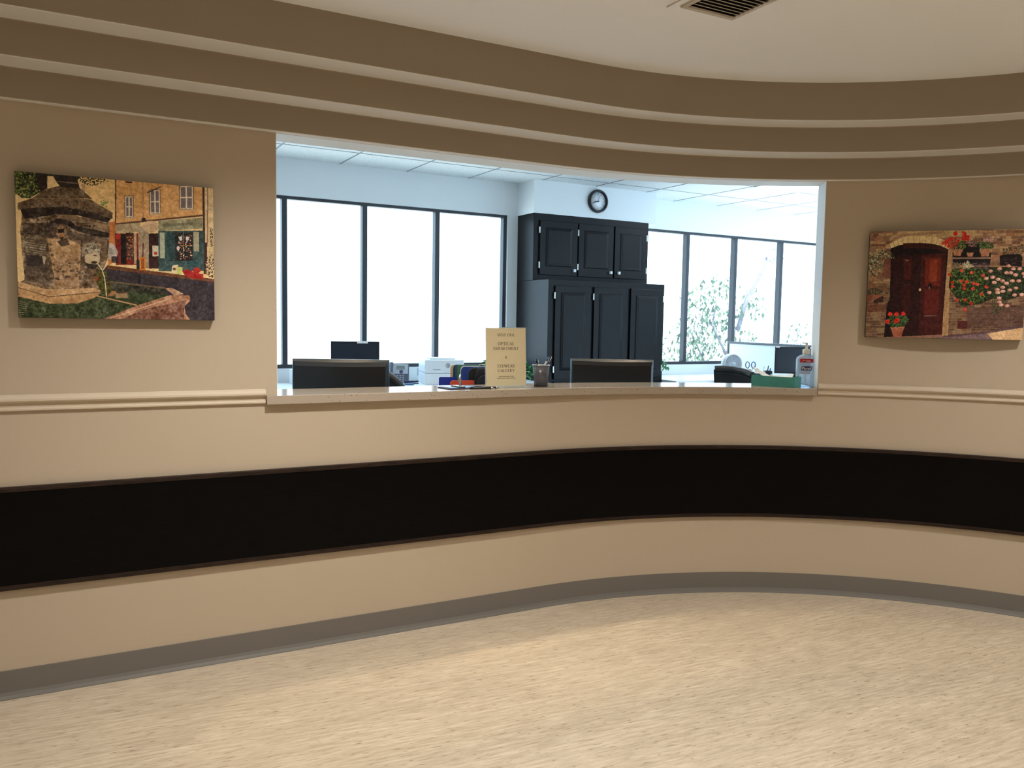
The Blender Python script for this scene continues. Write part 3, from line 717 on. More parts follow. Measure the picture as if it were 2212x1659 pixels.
# sign with serif capitals built from strokes
LET = {
 'A': (.72, [([(.08, 0), (.36, 1)], .07), ([(.36, 1), (.66, 0)], .14), ([(.18, .36), (.54, .36)], .06)], [(.08, 0), (.66, 0)]),
 'C': (.74, 'arc', None), 'D': (.78, None, None),
}
def arc(cx, cy, rx, ry, a0, a1, n=16): return [(cx + rx * math.cos(math.radians(a0 + (a1 - a0) * i / n)), cy + ry * math.sin(math.radians(a0 + (a1 - a0) * i / n))) for i in range(n + 1)]
TH, TN = .17, .09
def glyph(ch):
    """width, list of (polyline, stroke width)"""
    sf = lambda x, y, w_=.13: ([(x - w_, y), (x + w_, y)], .055)
    if ch == 'V': return .74, [([(.08, 1), (.36, 0)], TH), ([(.36, 0), (.66, 1)], TN), sf(.08, .975), sf(.66, .975, .1)]
    if ch == 'I': return .34, [([(.17, 0), (.17, 1)], TH), sf(.17, .025), sf(.17, .975)]
    if ch == 'S': return .56, [(arc(.28, .74, .20, .24, 30, 270), .10), (arc(.28, .25, .22, .25, 90, -150), .12)]
    if ch == 'T': return .68, [([(.34, 0), (.34, 1)], TH), ([(.03, .97), (.65, .97)], .06), ([(.04, .97), (.04, .84)], .05), ([(.64, .97), (.64, .84)], .05), sf(.34, .025)]
    if ch == 'O': return .86, [(arc(.43, .5, .36, .48, 45, 135), TN), (arc(.43, .5, .36, .48, 135, 225), TH), (arc(.43, .5, .36, .48, 225, 315), TN), (arc(.43, .5, .36, .48, -45, 45), TH)]
    if ch == 'U': return .78, [([(.16, 1), (.16, .3)], TH), (arc(.39, .3, .23, .28, 180, 360), .09), ([(.62, .3), (.62, 1)], TN), sf(.16, .975), sf(.62, .975, .1)]
    if ch == 'R': return .72, [([(.16, 0), (.16, 1)], TH), (arc(.28, .73, .24, .25, 90, -90), .11), ([(.16, .97), (.28, .97)], TN), ([(.16, .48), (.28, .48)], TN), ([(.30, .48), (.66, 0)], .13), sf(.16, .025), sf(.62, .025, .08)]
    if ch == 'P': return .62, [([(.16, 0), (.16, 1)], TH), (arc(.28, .71, .24, .27, 90, -90), .11), ([(.16, .97), (.28, .97)], TN), ([(.16, .44), (.28, .44)], TN), sf(.16, .025)]
    if ch == 'C': return .76, [(arc(.42, .5, .34, .48, 50, 140), TN), (arc(.42, .5, .34, .48, 140, 225), TH), (arc(.42, .5, .34, .48, 225, 315), TN)]
    if ch == 'G': return .80, [(arc(.42, .5, .34, .48, 50, 140), TN), (arc(.42, .5, .34, .48, 140, 225), TH), (arc(.42, .5, .34, .48, 225, 310), TN), ([(.66, .05), (.66, .44)], .12), sf(.66, .43, .12)]
    if ch == 'A': return .74, [([(.08, 0), (.36, 1)], TN), ([(.36, 1), (.66, 0)], TH), ([(.17, .34), (.55, .34)], .06), sf(.08, .025, .09), sf(.66, .025, .1)]
    if ch == 'L': return .60, [([(.16, 0), (.16, 1)], TH), ([(.16, .03), (.56, .03)], .07), ([(.55, .03), (.55, .2)], .05), sf(.16, .975)]
    if ch == 'D': return .82, [([(.16, 0), (.16, 1)], TH), (arc(.32, .5, .40, .47, 90, -90), .12), ([(.1, .97), (.32, .97)], TN), ([(.1, .03), (.32, .03)], TN)]
    if ch == 'E': return .60, [([(.16, 0), (.16, 1)], TH), ([(.06, .97), (.54, .97)], .06), ([(.16, .52), (.46, .52)], .06), ([(.06, .03), (.56, .03)], .06), ([(.53, .97), (.53, .82)], .05), ([(.55, .03), (.55, .2)], .05)]
    if ch == 'M': return .94, [([(.14, 0), (.14, 1)], TN), ([(.14, 1), (.46, .1)], TH), ([(.46, .1), (.78, 1)], TN), ([(.78, 1), (.78, 0)], TH), sf(.14, .025, .09), sf(.78, .025)]
    if ch == 'N': return .82, [([(.14, 0), (.14, 1)], TN), ([(.14, 1), (.66, 0)], TH), ([(.66, 0), (.66, 1)], TN), sf(.14, .025, .09), sf(.66, .975, .09)]
    if ch == 'Y': return .70, [([(.06, 1), (.35, .48)], TH), ([(.35, .48), (.62, 1)], TN), ([(.35, .48), (.35, 0)], TH), sf(.06, .975, .09), sf(.62, .975, .08), sf(.35, .025)]
    if ch == 'W': return 1.04, [([(.08, 1), (.30, 0)], TH), ([(.30, 0), (.52, .95)], TN), ([(.52, .95), (.74, 0)], TH), ([(.74, 0), (.96, 1)], TN), sf(.08, .975, .09), sf(.96, .975, .08)]
    if ch == '&': return .80, [(arc(.34, .76, .17, .20, -40, 320), .09), ([(.24, .62), (.68, .02)], .14), (arc(.32, .26, .24, .25, 110, 330), .10), ([(.54, .16), (.70, .46)], .07)]
    return .40, []
def text_line(m, txt, cx, z, h, y, track=.06, wscale=1.0):
    tot = sum(glyph(c_)[0] * wscale + track for c_ in txt) - track; x = cx - tot * h / 2
    for c_ in txt:
        wdt, st = glyph(c_)
        for pl, sw in st: stroke2(m, [(a * wscale, b2) for a, b2 in pl], sw, y, x, z, h)
        x += (wdt * wscale + track) * h
sg = thing('sign_holder', 'cream paper sign in a clear upright holder on the counter', 'sign', (-.028, 3.915, ZCTR), T_CT)
SW, SH = .216, .282
MB().box(-SW / 2 - .003, SW / 2 + .003, -.0005, .0035, 0.0, SH + .006, Matrix.Rotation(math.radians(-3), 4, 'X')).build('holder_back', 'acrylic', sg)
MB().prism(rect_round(.224, .10, .006), .0002, .003, Matrix.Translation((0, -.01, 0))).build('holder_base', 'acrylic', sg)
TS = Matrix.Rotation(math.radians(-3), 4, 'X')
sheet = MB().box(-SW / 2, SW / 2, -.0016, -.0008, .006, SH + .002, TS).build('paper', 'cream', sg)
tx = MB(); Y_ = -.0021
for t_, zf, h_, tw in (('VISIT OUR', .853, .0133, .092), ('OPTICAL', .702, .0138, .088), ('DEPARTMENT', .621, .0138, .137), ('&', .474, .0132, .012), ('EYEWEAR', .323, .0138, .0947), ('GALLERY', .2435, .0142, .0924)):
    nat = sum(glyph(c_)[0] for c_ in t_); ws = (tw / h_ - .07 * (len(t_) - 1)) / nat
    text_line(tx, t_, 0, .004 + SH * zf, h_, Y_, .07, ws)
tx.v = [tuple(TS @ Vector(v)) for v in tx.v]
tx.build('lettering', 'ink', sheet)
sm_ = MB()
def tiny(m, zf, spans):
    for a, b2 in spans:
        x = a
        while x < b2:
            wl = random.uniform(.0012, .0026); m.add([tuple(TS @ Vector(v)) for v in ((x, Y_, .006 + SH * zf), (x + wl, Y_, .006 + SH * zf), (x + wl, Y_, .0095 + SH * zf), (x, Y_, .0095 + SH * zf))], [(0, 1, 2, 3)]); x += wl + .0008
tiny(sm_, .155, ((-.040, -.022), (-.019, -.004), (0, .012), (.016, .026), (.030, .040))); tiny(sm_, .125, ((-.050, -.028), (-.025, -.004), (-.001, .018), (.022, .034), (.037, .050)))
sm_.build('fine_print', 'smallink', sheet)

# pencil cup and its pens
pcx, pcy = .142, 4.0
pc = thing('pencil_cup', 'black wire mesh pencil cup right of the sign on the counter', 'pencil cup', (pcx, pcy, ZCTR), 0)
MB().lathe([(.0330, .002), (.0415, .104)], 40).build('mesh_wall', 'mesh', pc)
MB().lathe([(.0005, .0003), (.034, .0003), (.034, .004), (.0005, .004)], 40).build('base', 'blackmatte', pc)
rr_ = MB(); rr_.tube([(.0418 * math.cos(a * PI / 18), .0418 * math.sin(a * PI / 18), .105) for a in range(37)], .0022, 8)
tag(rr_.build('rim', 'metal', pc), 'silver rim')
def penin(lab, bx, by, txx, ty, tz, mat, capm):
    t = thing('pen', lab, 'pen', (pcx, pcy, ZCTR))
    a, b2 = Vector((bx, by, .007)), Vector((txx, ty, tz)); d_ = b2 - a
    MB().tube([a, a + d_ * .85], .0042, 10).build('barrel', mat, t); MB().tube([a + d_ * .85, b2], .0046, 10).build('cap', capm, t)
    MB().tube([a + d_ * .72 + Vector((.007, -.004, 0)), a + d_ * .97 + Vector((.007, -.004, 0))], .0012, 6).build('pocket_clip', 'metal', t)
penin('long dark pen leaning right out of the pencil cup', -.018, .0, .046, .005, .150, 'black', 'bezel')
penin('silver and blue pen leaning right beside the dark pen', -.022, -.012, .034, -.006, .146, 'lgrey', 'steel_blue')
penin('short black pen standing at the left of the pencil cup', .004, .012, -.024, .008, .134, 'black', 'black')
penin('grey pen crossing low inside the pencil cup', .014, -.010, -.016, -.014, .100, 'grey', 'grey')

# hand sanitizer bottle
bz = at(1738.5, 838, 4.30)
bt = thing('sanitizer_bottle', 'large clear hand sanitizer pump bottle at the right end of the counter', 'bottle', (bz.x, bz.y, ZCTR), math.radians(-16))
def rr_ring(w_, d_, z, n=6): return [(x, y, z) for x, y in rect_round(w_, d_, min(w_, d_) * .42, n)]
def loft(rings, close=True):
    m = MB(); vs = [v for r_ in rings for v in r_]; n_ = len(rings[0]); fs = []
    for k in range(len(rings) - 1):
        for i in range(n_): j = (i + 1) % n_; fs.append((k * n_ + i, k * n_ + j, (k + 1) * n_ + j, (k + 1) * n_ + i))
    m.add(vs, fs, True)
    if close: m.f += [tuple(reversed(range(n_))), tuple((len(rings) - 1) * n_ + i for i in range(n_))]; m.sm += [False, False]
    return m
loft([rr_ring(.090, .054, .0005), rr_ring(.097, .060, .006), rr_ring(.099, .062, .08), rr_ring(.099, .062, .143), rr_ring(.095, .058, .152), rr_ring(.066, .045, .163), rr_ring(.036, .034, .170), rr_ring(.032, .032, .176)]).build('bottle_body', 'gel', bt)
MB().lathe([(.0185, .172), (.0195, .176), (.0195, .192), (.017, .197), (.0075, .199), (.0065, .226), (.0005, .226)], 28).build('pump_collar', 'ivory', bt)
MB().prism(rect_round(.030, .016, .007, 6, -.008, 0), .226, .232).build('pump_head', 'ivory', bt, bevel=.002)
MB().tube([(0, 0, .02), (0, 0, .17)], .0035, 8).build('dip_tube', 'white', bt)
yb = -.0318
lb = MB().box(-.032, .034, yb - .0008, yb, .128, .147).build('red_band', 'red', bt)
def font_mesh(txt, size, shear=0.0):
    cu = bpy.data.curves.new('t', 'FONT'); cu.body = txt; cu.size = size; cu.align_x = 'CENTER'; cu.shear = shear; cu.resolution_u = 3; cu.offset = size * .012
    ob = bpy.data.objects.new('t', cu); COL.objects.link(ob); bpy.context.view_layer.update()
    me = bpy.data.meshes.new_from_object(ob.evaluated_get(bpy.context.evaluated_depsgraph_get()))
    m = MB(); m.add([Vector(v.co) for v in me.vertices], [tuple(p_.vertices) for p_ in me.polygons])
    bpy.data.objects.remove(ob); bpy.data.curves.remove(cu); bpy.data.meshes.remove(me)
    return m
def lettering(name, txt, size, mat, parent, x, y, z, shear=0.0, sx=1.0):
    m = font_mesh(txt, size, shear); m.v = [(x + v[0] * sx, y, z + v[1]) for v in m.v]
    return m.build(name, mat, parent, recalc=False)
MB().add([(x, yb - .0008, z) for x, z in ((-.026, .086), (.026, .086), (.031, .108), (-.019, .108))], [(0, 1, 2, 3)]).build('logo_plate', 'navy', bt)
lettering('logo_lettering', 'Purell', .0205, 'white', bt, .001, yb - .0013, .0895, .25, .95)
tiny2 = MB()
for z_, a_, b_ in ((.138, -.018, -.006), (.1385, -.004, .02), (.134, .0, .022)): tiny2.box(a_, b_, yb - .0013, yb - .0009, z_ - .0015, z_)
tiny2.build('band_print', 'white', bt)
tiny3 = MB()
for z_, a_, b_ in ((.080, -.022, .022), (.074, -.016, .02), (.069, -.012, .018)): tiny3.box(a_, b_, yb - .0006, yb - .0001, z_ - .002, z_)
tiny3.build('label_print', 'pink', bt)

# green tissue box with a loose tissue
A1 = at(1712, 841, 4.20); A0 = at(1624, 836, 4.33)
dx, dy = A1.x - A0.x, A1.y - A0.y; rot = math.atan2(dy, dx); ln_ = .228
tb = thing('tissue_box', 'low green carton with white tissue on the counter by the bottle', 'tissue box', (path(0.142, .014)[0], path(0.142, .014)[1], ZCTR), rot)
Wb, Db, Hb = ln_, .105, .054
bx_ = MB(); bx_.box(-Wb, 0, 0, .002, .0004, Hb); bx_.box(-Wb, 0, Db - .002, Db, .0004, Hb); bx_.box(-Wb, -Wb + .002, .002, Db - .002, .0004, Hb); bx_.box(-.002, 0, .002, Db - .002, .0004, Hb); bx_.box(-Wb + .002, -.002, .002, Db - .002, .0004, .003)
bx_.build('carton', 'green', tb)
def tis(a, b2):
    x = -Wb + .012 + a * (Wb - .03); y = .006 + b2 * (Db - .012)
    z = Hb - .002 + .010 * (1 - .7 * a) * math.sin(a * 5.2 + 1.2 + b2 * 2) * (1 - .3 * b2) + .010 * (1 - abs(2 * b2 - 1)) + .004 * math.sin(a * 17 + b2 * 9)
    if a < .25: z += .030 * ((.25 - a) / .25) ** 1.6 * (1 - abs(2 * b2 - .9))
    return (x, y, z)
tag(MB().grid(tis, 36, 14).build('tissue', 'tissue', tb), 'white crumpled tissue')
MB().tube([tis(.2, .5), (-Wb + .02, .07, Hb + .012), (-Wb - .012, .085, Hb + .026), (-Wb - .028, .095, Hb + .045)], [.006, .006, .005, .003], 8).build('tissue_corner', 'tissue', tb)

# ------------------------------------------------------------------ right window desk things
pt = thing('cubicle_partition', 'white cubicle partition with grey metal frame on the right desk', 'partition', (0, 0, 0), 0)
Pa, Pb = UN(6.56, 6.83), UN(6.27, 5.0); vd = (Pb - Pa).normalized(); Lp = (Pb - Pa).length; ap = math.atan2(vd.y, vd.x)
pt.location = (Pa.x, Pa.y, 0); pt.rotation_euler = (0, 0, ap)
MB().box(.03, Lp, -.012, .012, DZ + .002, 1.19).build('panel', 'part_panel', pt)
q = MB(); q.box(0, Lp, -.02, .02, 1.19, 1.214); q.box(0, .03, -.02, .02, DZ + .001, 1.19); q.build('frame', 'alu', pt, bevel=.003)

fnp = at(1580.5, 786.5, 8.1)
fn_ = thing('desk_fan', 'small round white desk fan on the right window desk', 'fan', (fnp.x, fnp.y, DZ), math.radians(18))
fz = fnp.z - DZ
RF = Matrix.Translation((0, 0, fz)) @ Matrix.Rotation(PI / 2, 4, 'X')
MB().lathe([(.092, -.03), (.104, -.028), (.106, .0), (.104, .028), (.094, .03), (.092, .026), (.098, .0), (.092, -.026)], 40, RF).build('ring', 'white', fn_)
gr = MB()
for k_ in range(36):
    a = 2 * PI * k_ / 36; gr.tube([RF @ Vector((.026 * math.cos(a), .026 * math.sin(a), .036)), RF @ Vector((.062 * math.cos(a + .25), .062 * math.sin(a + .25), .036)), RF @ Vector((.094 * math.cos(a + .45), .094 * math.sin(a + .45), .026))], .0014, 5)
gr.build('grille', 'white', fn_)
MB().lathe([(.0005, .042), (.02, .04), (.028, .034), (.028, .02), (.0005, .02)], 28, RF).build('hub', 'lgrey', fn_)
for k_ in range(4):
    a = 2 * PI * k_ / 4
    MB().grid(lambda s_, t_: tuple(RF @ Vector(((.026 + .06 * s_) * math.cos(a + 1.1 * t_), (.026 + .06 * s_) * math.sin(a + 1.1 * t_), .004 - .012 * t_))), 4, 6).build('blade', 'lgrey', fn_)
MB().lathe([(.018, .012), (.014, .03), (.014, fz - .10)], 16).build('stem', 'white', fn_)
MB().lathe([(.0005, .0), (.07, .0), (.07, .01), (.02, .018), (.0005, .018)], 28).build('base', 'white', fn_)

og = thing('desk_organizer', 'black desk organizer tray with pens on the right window desk', 'desk organizer', (*at(1640, 806, 7.9).xy, DZ), math.radians(-6))
def open_box(x0, x1, y0, y1, z1, th=.003):
    return MB().box(x0, x1, y0, y1, .0005, .004).box(x0, x1, y0, y0 + th, .004, z1).box(x0, x1, y1 - th, y1, .004, z1).box(x0, x0 + th, y0 + th, y1 - th, .004, z1).box(x1 - th, x1, y0 + th, y1 - th, .004, z1)
open_box(-.145, -.06, -.04, .04, .10).build('left_cup', 'black', og)
open_box(-.06, .05, -.04, .04, .085).build('tray', 'black', og)
open_box(.05, .115, -.04, .04, .115).build('right_cup', 'black', og)
for lab, (bx, tx_, tz, r_, mt) in {'dark pen sticking out of the organizer right cup': (.07, .085, .165, .005, 'black'), 'blue pen at the far right of the organizer': (.09, .105, .14, .006, 'blue'),
                                   'white pencil leaning between the organizer cups': (.03, .045, .16, .005, 'white'), 'red marker in the organizer left cup': (-.085, -.09, .125, .011, 'orange'), 'grey pen at the left edge of the organizer': (-.12, -.14, .13, .006, 'grey')}.items():
    t = thing('pen', lab, 'pen', tuple(og.location), math.radians(-6))
    MB().tube([(bx, .0, .05), (bx + (tx_ - bx) * .8, .0, .05 + (tz - .05) * .8)], r_, 8).build('barrel', mt, t)
    MB().tube([(bx + (tx_ - bx) * .8, .0, .05 + (tz - .05) * .8), (tx_, 0, tz)], r_ * .9, 8).build('cap', mt, t)
sc_ = thing('scissors', 'scissors with blue loop handles upright in the desk organizer', 'scissors', tuple(og.location), math.radians(-6))
for sx_, tilt_, mt in ((-1, 10, 'grey'), (1, -14, 'blue_handle')):
    hx = -.088 + sx_ * .028
    MB().tube([(hx + .018 * math.cos(a * PI / 10), -.012, .168 + .03 * math.sin(a * PI / 10)) for a in range(21)], .005, 8).build('handle', mt, sc_)
    MB().tube([(hx - .004 * sx_, -.012, .138), (-.088 + .004 * sx_, -.012, .10), (-.088 - .004 * sx_, -.012, .03)], [.005, .004, .002], 6).build('blade', 'metal', sc_)
sb = thing('small_bottle', 'small clear blue pump bottle beside the dark right monitor', 'bottle', (*at(1666, 808, 7.6).xy, DZ), 0)
MB().lathe([(.026, .001), (.028, .006), (.028, .05), (.022, .06), (.010, .066), (.010, .07)], 20, None, True, 1.2, .7).build('bottle_body', 'bluegel', sb)
MB().lathe([(.012, .07), (.012, .082), (.004, .084), (.004, .10), (.0005, .10)], 16).build('pump', 'white', sb)
MB().box(-.016, .016, -.0212, -.0204, .012, .036).build('label_patch', 'blue_handle', sb)

# house plants
def plant(label, loc, base_z, spots, size):
    t = thing('potted_plant', label, 'plant', (loc[0], loc[1], base_z))
    MB().lathe([(.05, .0005), (.055, .003), (.075, .11), (.08, .115), (.08, .125), (.07, .125), (.066, .11), (.0005, .105)], 24).build('pot', 'pot', t)
    st = MB(); lf = MB()
    for i, (x, y, z) in enumerate(spots):
        st.tube([(x * .1, y * .1, .10), (x * .5, y * .5, .10 + (z - .10) * .75), (x, y, z)], .003, 5)
        for k_ in range(5):
            a = random.uniform(0, 2 * PI); tl = random.uniform(-.6, .5); s_ = size * random.uniform(.7, 1.15)
            Mx = Matrix.Translation((x, y, z)) @ Matrix.Rotation(a, 4, 'Z') @ Matrix.Rotation(tl, 4, 'Y')
            lf.add([Mx @ Vector(v) for v in ((0, 0, 0), (s_ * .35, s_ * .34, .006), (s_ * .75, s_ * .28, .0), (s_ * 1.1, 0, -.02), (s_ * .75, -s_ * .28, .0), (s_ * .35, -s_ * .34, .006))], [(0, 1, 2), (0, 2, 3), (0, 3, 4), (0, 4, 5)])
    st.build('stems', 'leaf', t); lf.build('leaves', 'leaf', t)
pp = at(1097, 800, 7.15)
plant('green leafy houseplant in dark pot half hidden behind the sign', (pp.x, pp.y), DZ, [(-.19, 0, .19), (-.16, .04, .15), (-.06, 0, .24), (.02, 0, .24), (.09, -.03, .20), (.14, 0, .19), (.18, -.02, .16), (.19, 0, .10), (.16, -.04, .08), (.0, .05, .2), (.20, .0, .13)], .055)
pp = UN(5.30, 6.60)
plant('small trailing green plant at the right edge of the cabinets', (pp.x, pp.y), DZ, [(.02, 0, .18), (.06, .02, .2), (.09, -.02, .17), (-.03, 0, .19), (.12, 0, .14), (.14, -.02, .11)], .05)

# ------------------------------------------------------------------ canvas prints
class Pic:
    def __init__(s, corners, w_, h_, base):
        s.w, s.h = w_, h_; s.img = np.zeros((h_, w_, 3)); s.img[:] = np.array(base) / 255.0
        src = np.array(corners, float); dst = np.array([(0, 0), (1, 0), (1, 1), (0, 1)], float); A_ = []; B_ = []
        for (x, y), (a, b2) in zip(src, dst):
            A_ += [[x, y, 1, 0, 0, 0, -a * x, -a * y], [0, 0, 0, x, y, 1, -b2 * x, -b2 * y]]; B_ += [a, b2]
        s.H = np.append(np.linalg.solve(np.array(A_), np.array(B_)), 1).reshape(3, 3)
        s.rng = np.random.default_rng(3)
        s.yy, s.xx = np.mgrid[0:h_, 0:w_] + 0.5
        s.fbm = s.noise(17) * .8 + s.noise(7) * .9 + s.noise(3) * .8
    def tr(s, pts):
        p = np.array(pts, float); q = np.c_[p, np.ones(len(p))] @ s.H.T; q = q[:, :2] / q[:, 2:]
        return q * [s.w, s.h]
    def mask(s, pts):
        q = s.tr(pts); m = np.zeros((s.h, s.w), bool); n_ = len(q)
        xa, ya = np.maximum(np.floor(q.min(0)).astype(int), 0); xb, yb = np.minimum(np.ceil(q.max(0)).astype(int) + 1, [s.w, s.h])
        if xa >= xb or ya >= yb: return m
        yy, xx = s.yy[ya:yb, xa:xb], s.xx[ya:yb, xa:xb]; mm = np.zeros(yy.shape, bool)
        for i in range(n_):
            x1, y1 = q[i]; x2, y2 = q[(i + 1) % n_]
            if y1 == y2: continue
            c1 = (y1 > yy) != (y2 > yy); xi = (x2 - x1) * (yy - y1) / (y2 - y1) + x1; mm ^= c1 & (xx < xi)
        m[ya:yb, xa:xb] = mm
        return m
    def poly(s, pts, rgb, al=1.0, mottle=0.0):
        m = s.mask(pts); c_ = np.array(rgb) / 255.0
        if mottle:
            nz = np.roll(s.fbm, (s.rng.integers(s.h), s.rng.integers(s.w)), (0, 1))[m][:, None] * mottle; s.img[m] = s.img[m] * (1 - al) + np.clip(c_ + nz, 0, 1) * al
        else: s.img[m] = s.img[m] * (1 - al) + c_ * al
        return m
    def noise(s, cell):
        gh, gw = s.h // cell + 3, s.w // cell + 3; g = s.rng.uniform(-1, 1, (gh, gw))
        y, x = s.yy / cell, s.xx / cell; i, j = y.astype(int), x.astype(int); fy, fx = y - i, x - j
        return g[i, j] * (1 - fy) * (1 - fx) + g[i + 1, j] * fy * (1 - fx) + g[i, j + 1] * (1 - fy) * fx + g[i + 1, j + 1] * fy * fx
    def line(s, a, b2, w_, rgb, al=1.0):
        (x1, y1), (x2, y2) = a, b2; L = math.hypot(x2 - x1, y2 - y1) or 1; nx, ny = -(y2 - y1) / L * w_ / 2, (x2 - x1) / L * w_ / 2
        s.poly([(x1 + nx, y1 + ny), (x2 + nx, y2 + ny), (x2 - nx, y2 - ny), (x1 - nx, y1 - ny)], rgb, al)
    def rect(s, x0, y0, x1, y1, rgb, al=1.0, mottle=0.0): return s.poly([(x0, y0), (x1, y0), (x1, y1), (x0, y1)], rgb, al, mottle)
    def ell(s, cx, cy, rx, ry, rgb, al=1.0, mottle=0.0): return s.poly([(cx + rx * math.cos(k_ * PI / 12), cy + ry * math.sin(k_ * PI / 12)) for k_ in range(24)], rgb, al, mottle)
    def dots(s, pts, n_, r0, r1, cols, al=1.0):
        q = s.mask(pts); ys, xs = np.nonzero(q)
        if len(ys) == 0: return
        for _ in range(int(n_ * 1.5)):
            k_ = s.rng.integers(len(ys)); cx, cy = xs[k_], ys[k_]; r_ = s.rng.uniform(r0, min(r1, 3.4)) * 1.12; c_ = np.array(cols[s.rng.integers(len(cols))]) / 255.0
            y0, y1, x0_, x1_ = max(0, int(cy - r_)), min(s.h, int(cy + r_) + 1), max(0, int(cx - r_)), min(s.w, int(cx + r_) + 1)
            sub = (s.yy[y0:y1, x0_:x1_] - cy - .5) ** 2 + (s.xx[y0:y1, x0_:x1_] - cx - .5) ** 2 <= r_ * r_ + .3
            blk = s.img[y0:y1, x0_:x1_]; blk[sub] = blk[sub] * (1 - al) + c_ * al
    def grain(s, amp, cell=2):
        s.img = np.clip(s.img + s.noise(cell)[..., None] * amp, 0, 1)
    def mesh(s, name, parent, w_, h_, y):
        nx, ny = s.w, s.h
        xs = np.linspace(-w_ / 2, w_ / 2, nx + 1); zs = np.linspace(h_ / 2, -h_ / 2, ny + 1)
        X, Z = np.meshgrid(xs, zs); V = np.c_[X.ravel(), np.full(X.size, y), Z.ravel()]
        j, i = np.mgrid[0:ny, 0:nx]; a = (j * (nx + 1) + i).ravel()
        F = np.c_[a + nx + 1, a + nx + 2, a + 1, a]
        me = bpy.data.meshes.new(name); me.from_pydata(V.tolist(), [], F.tolist()); me.update()
        lin = np.where(s.img <= .04045, s.img / 12.92, ((s.img + .055) / 1.055) ** 2.4).reshape(-1, 3)
        att = me.color_attributes.new('print', 'FLOAT_COLOR', 'CORNER')
        att.data.foreach_set('color', np.repeat(np.c_[lin, np.ones(len(lin))], 4, axis=0).ravel().astype(np.float32))
        me.materials.append(MT['print']); o = bpy.data.objects.new(name, me); COL.objects.link(o); o.parent = parent
        return o

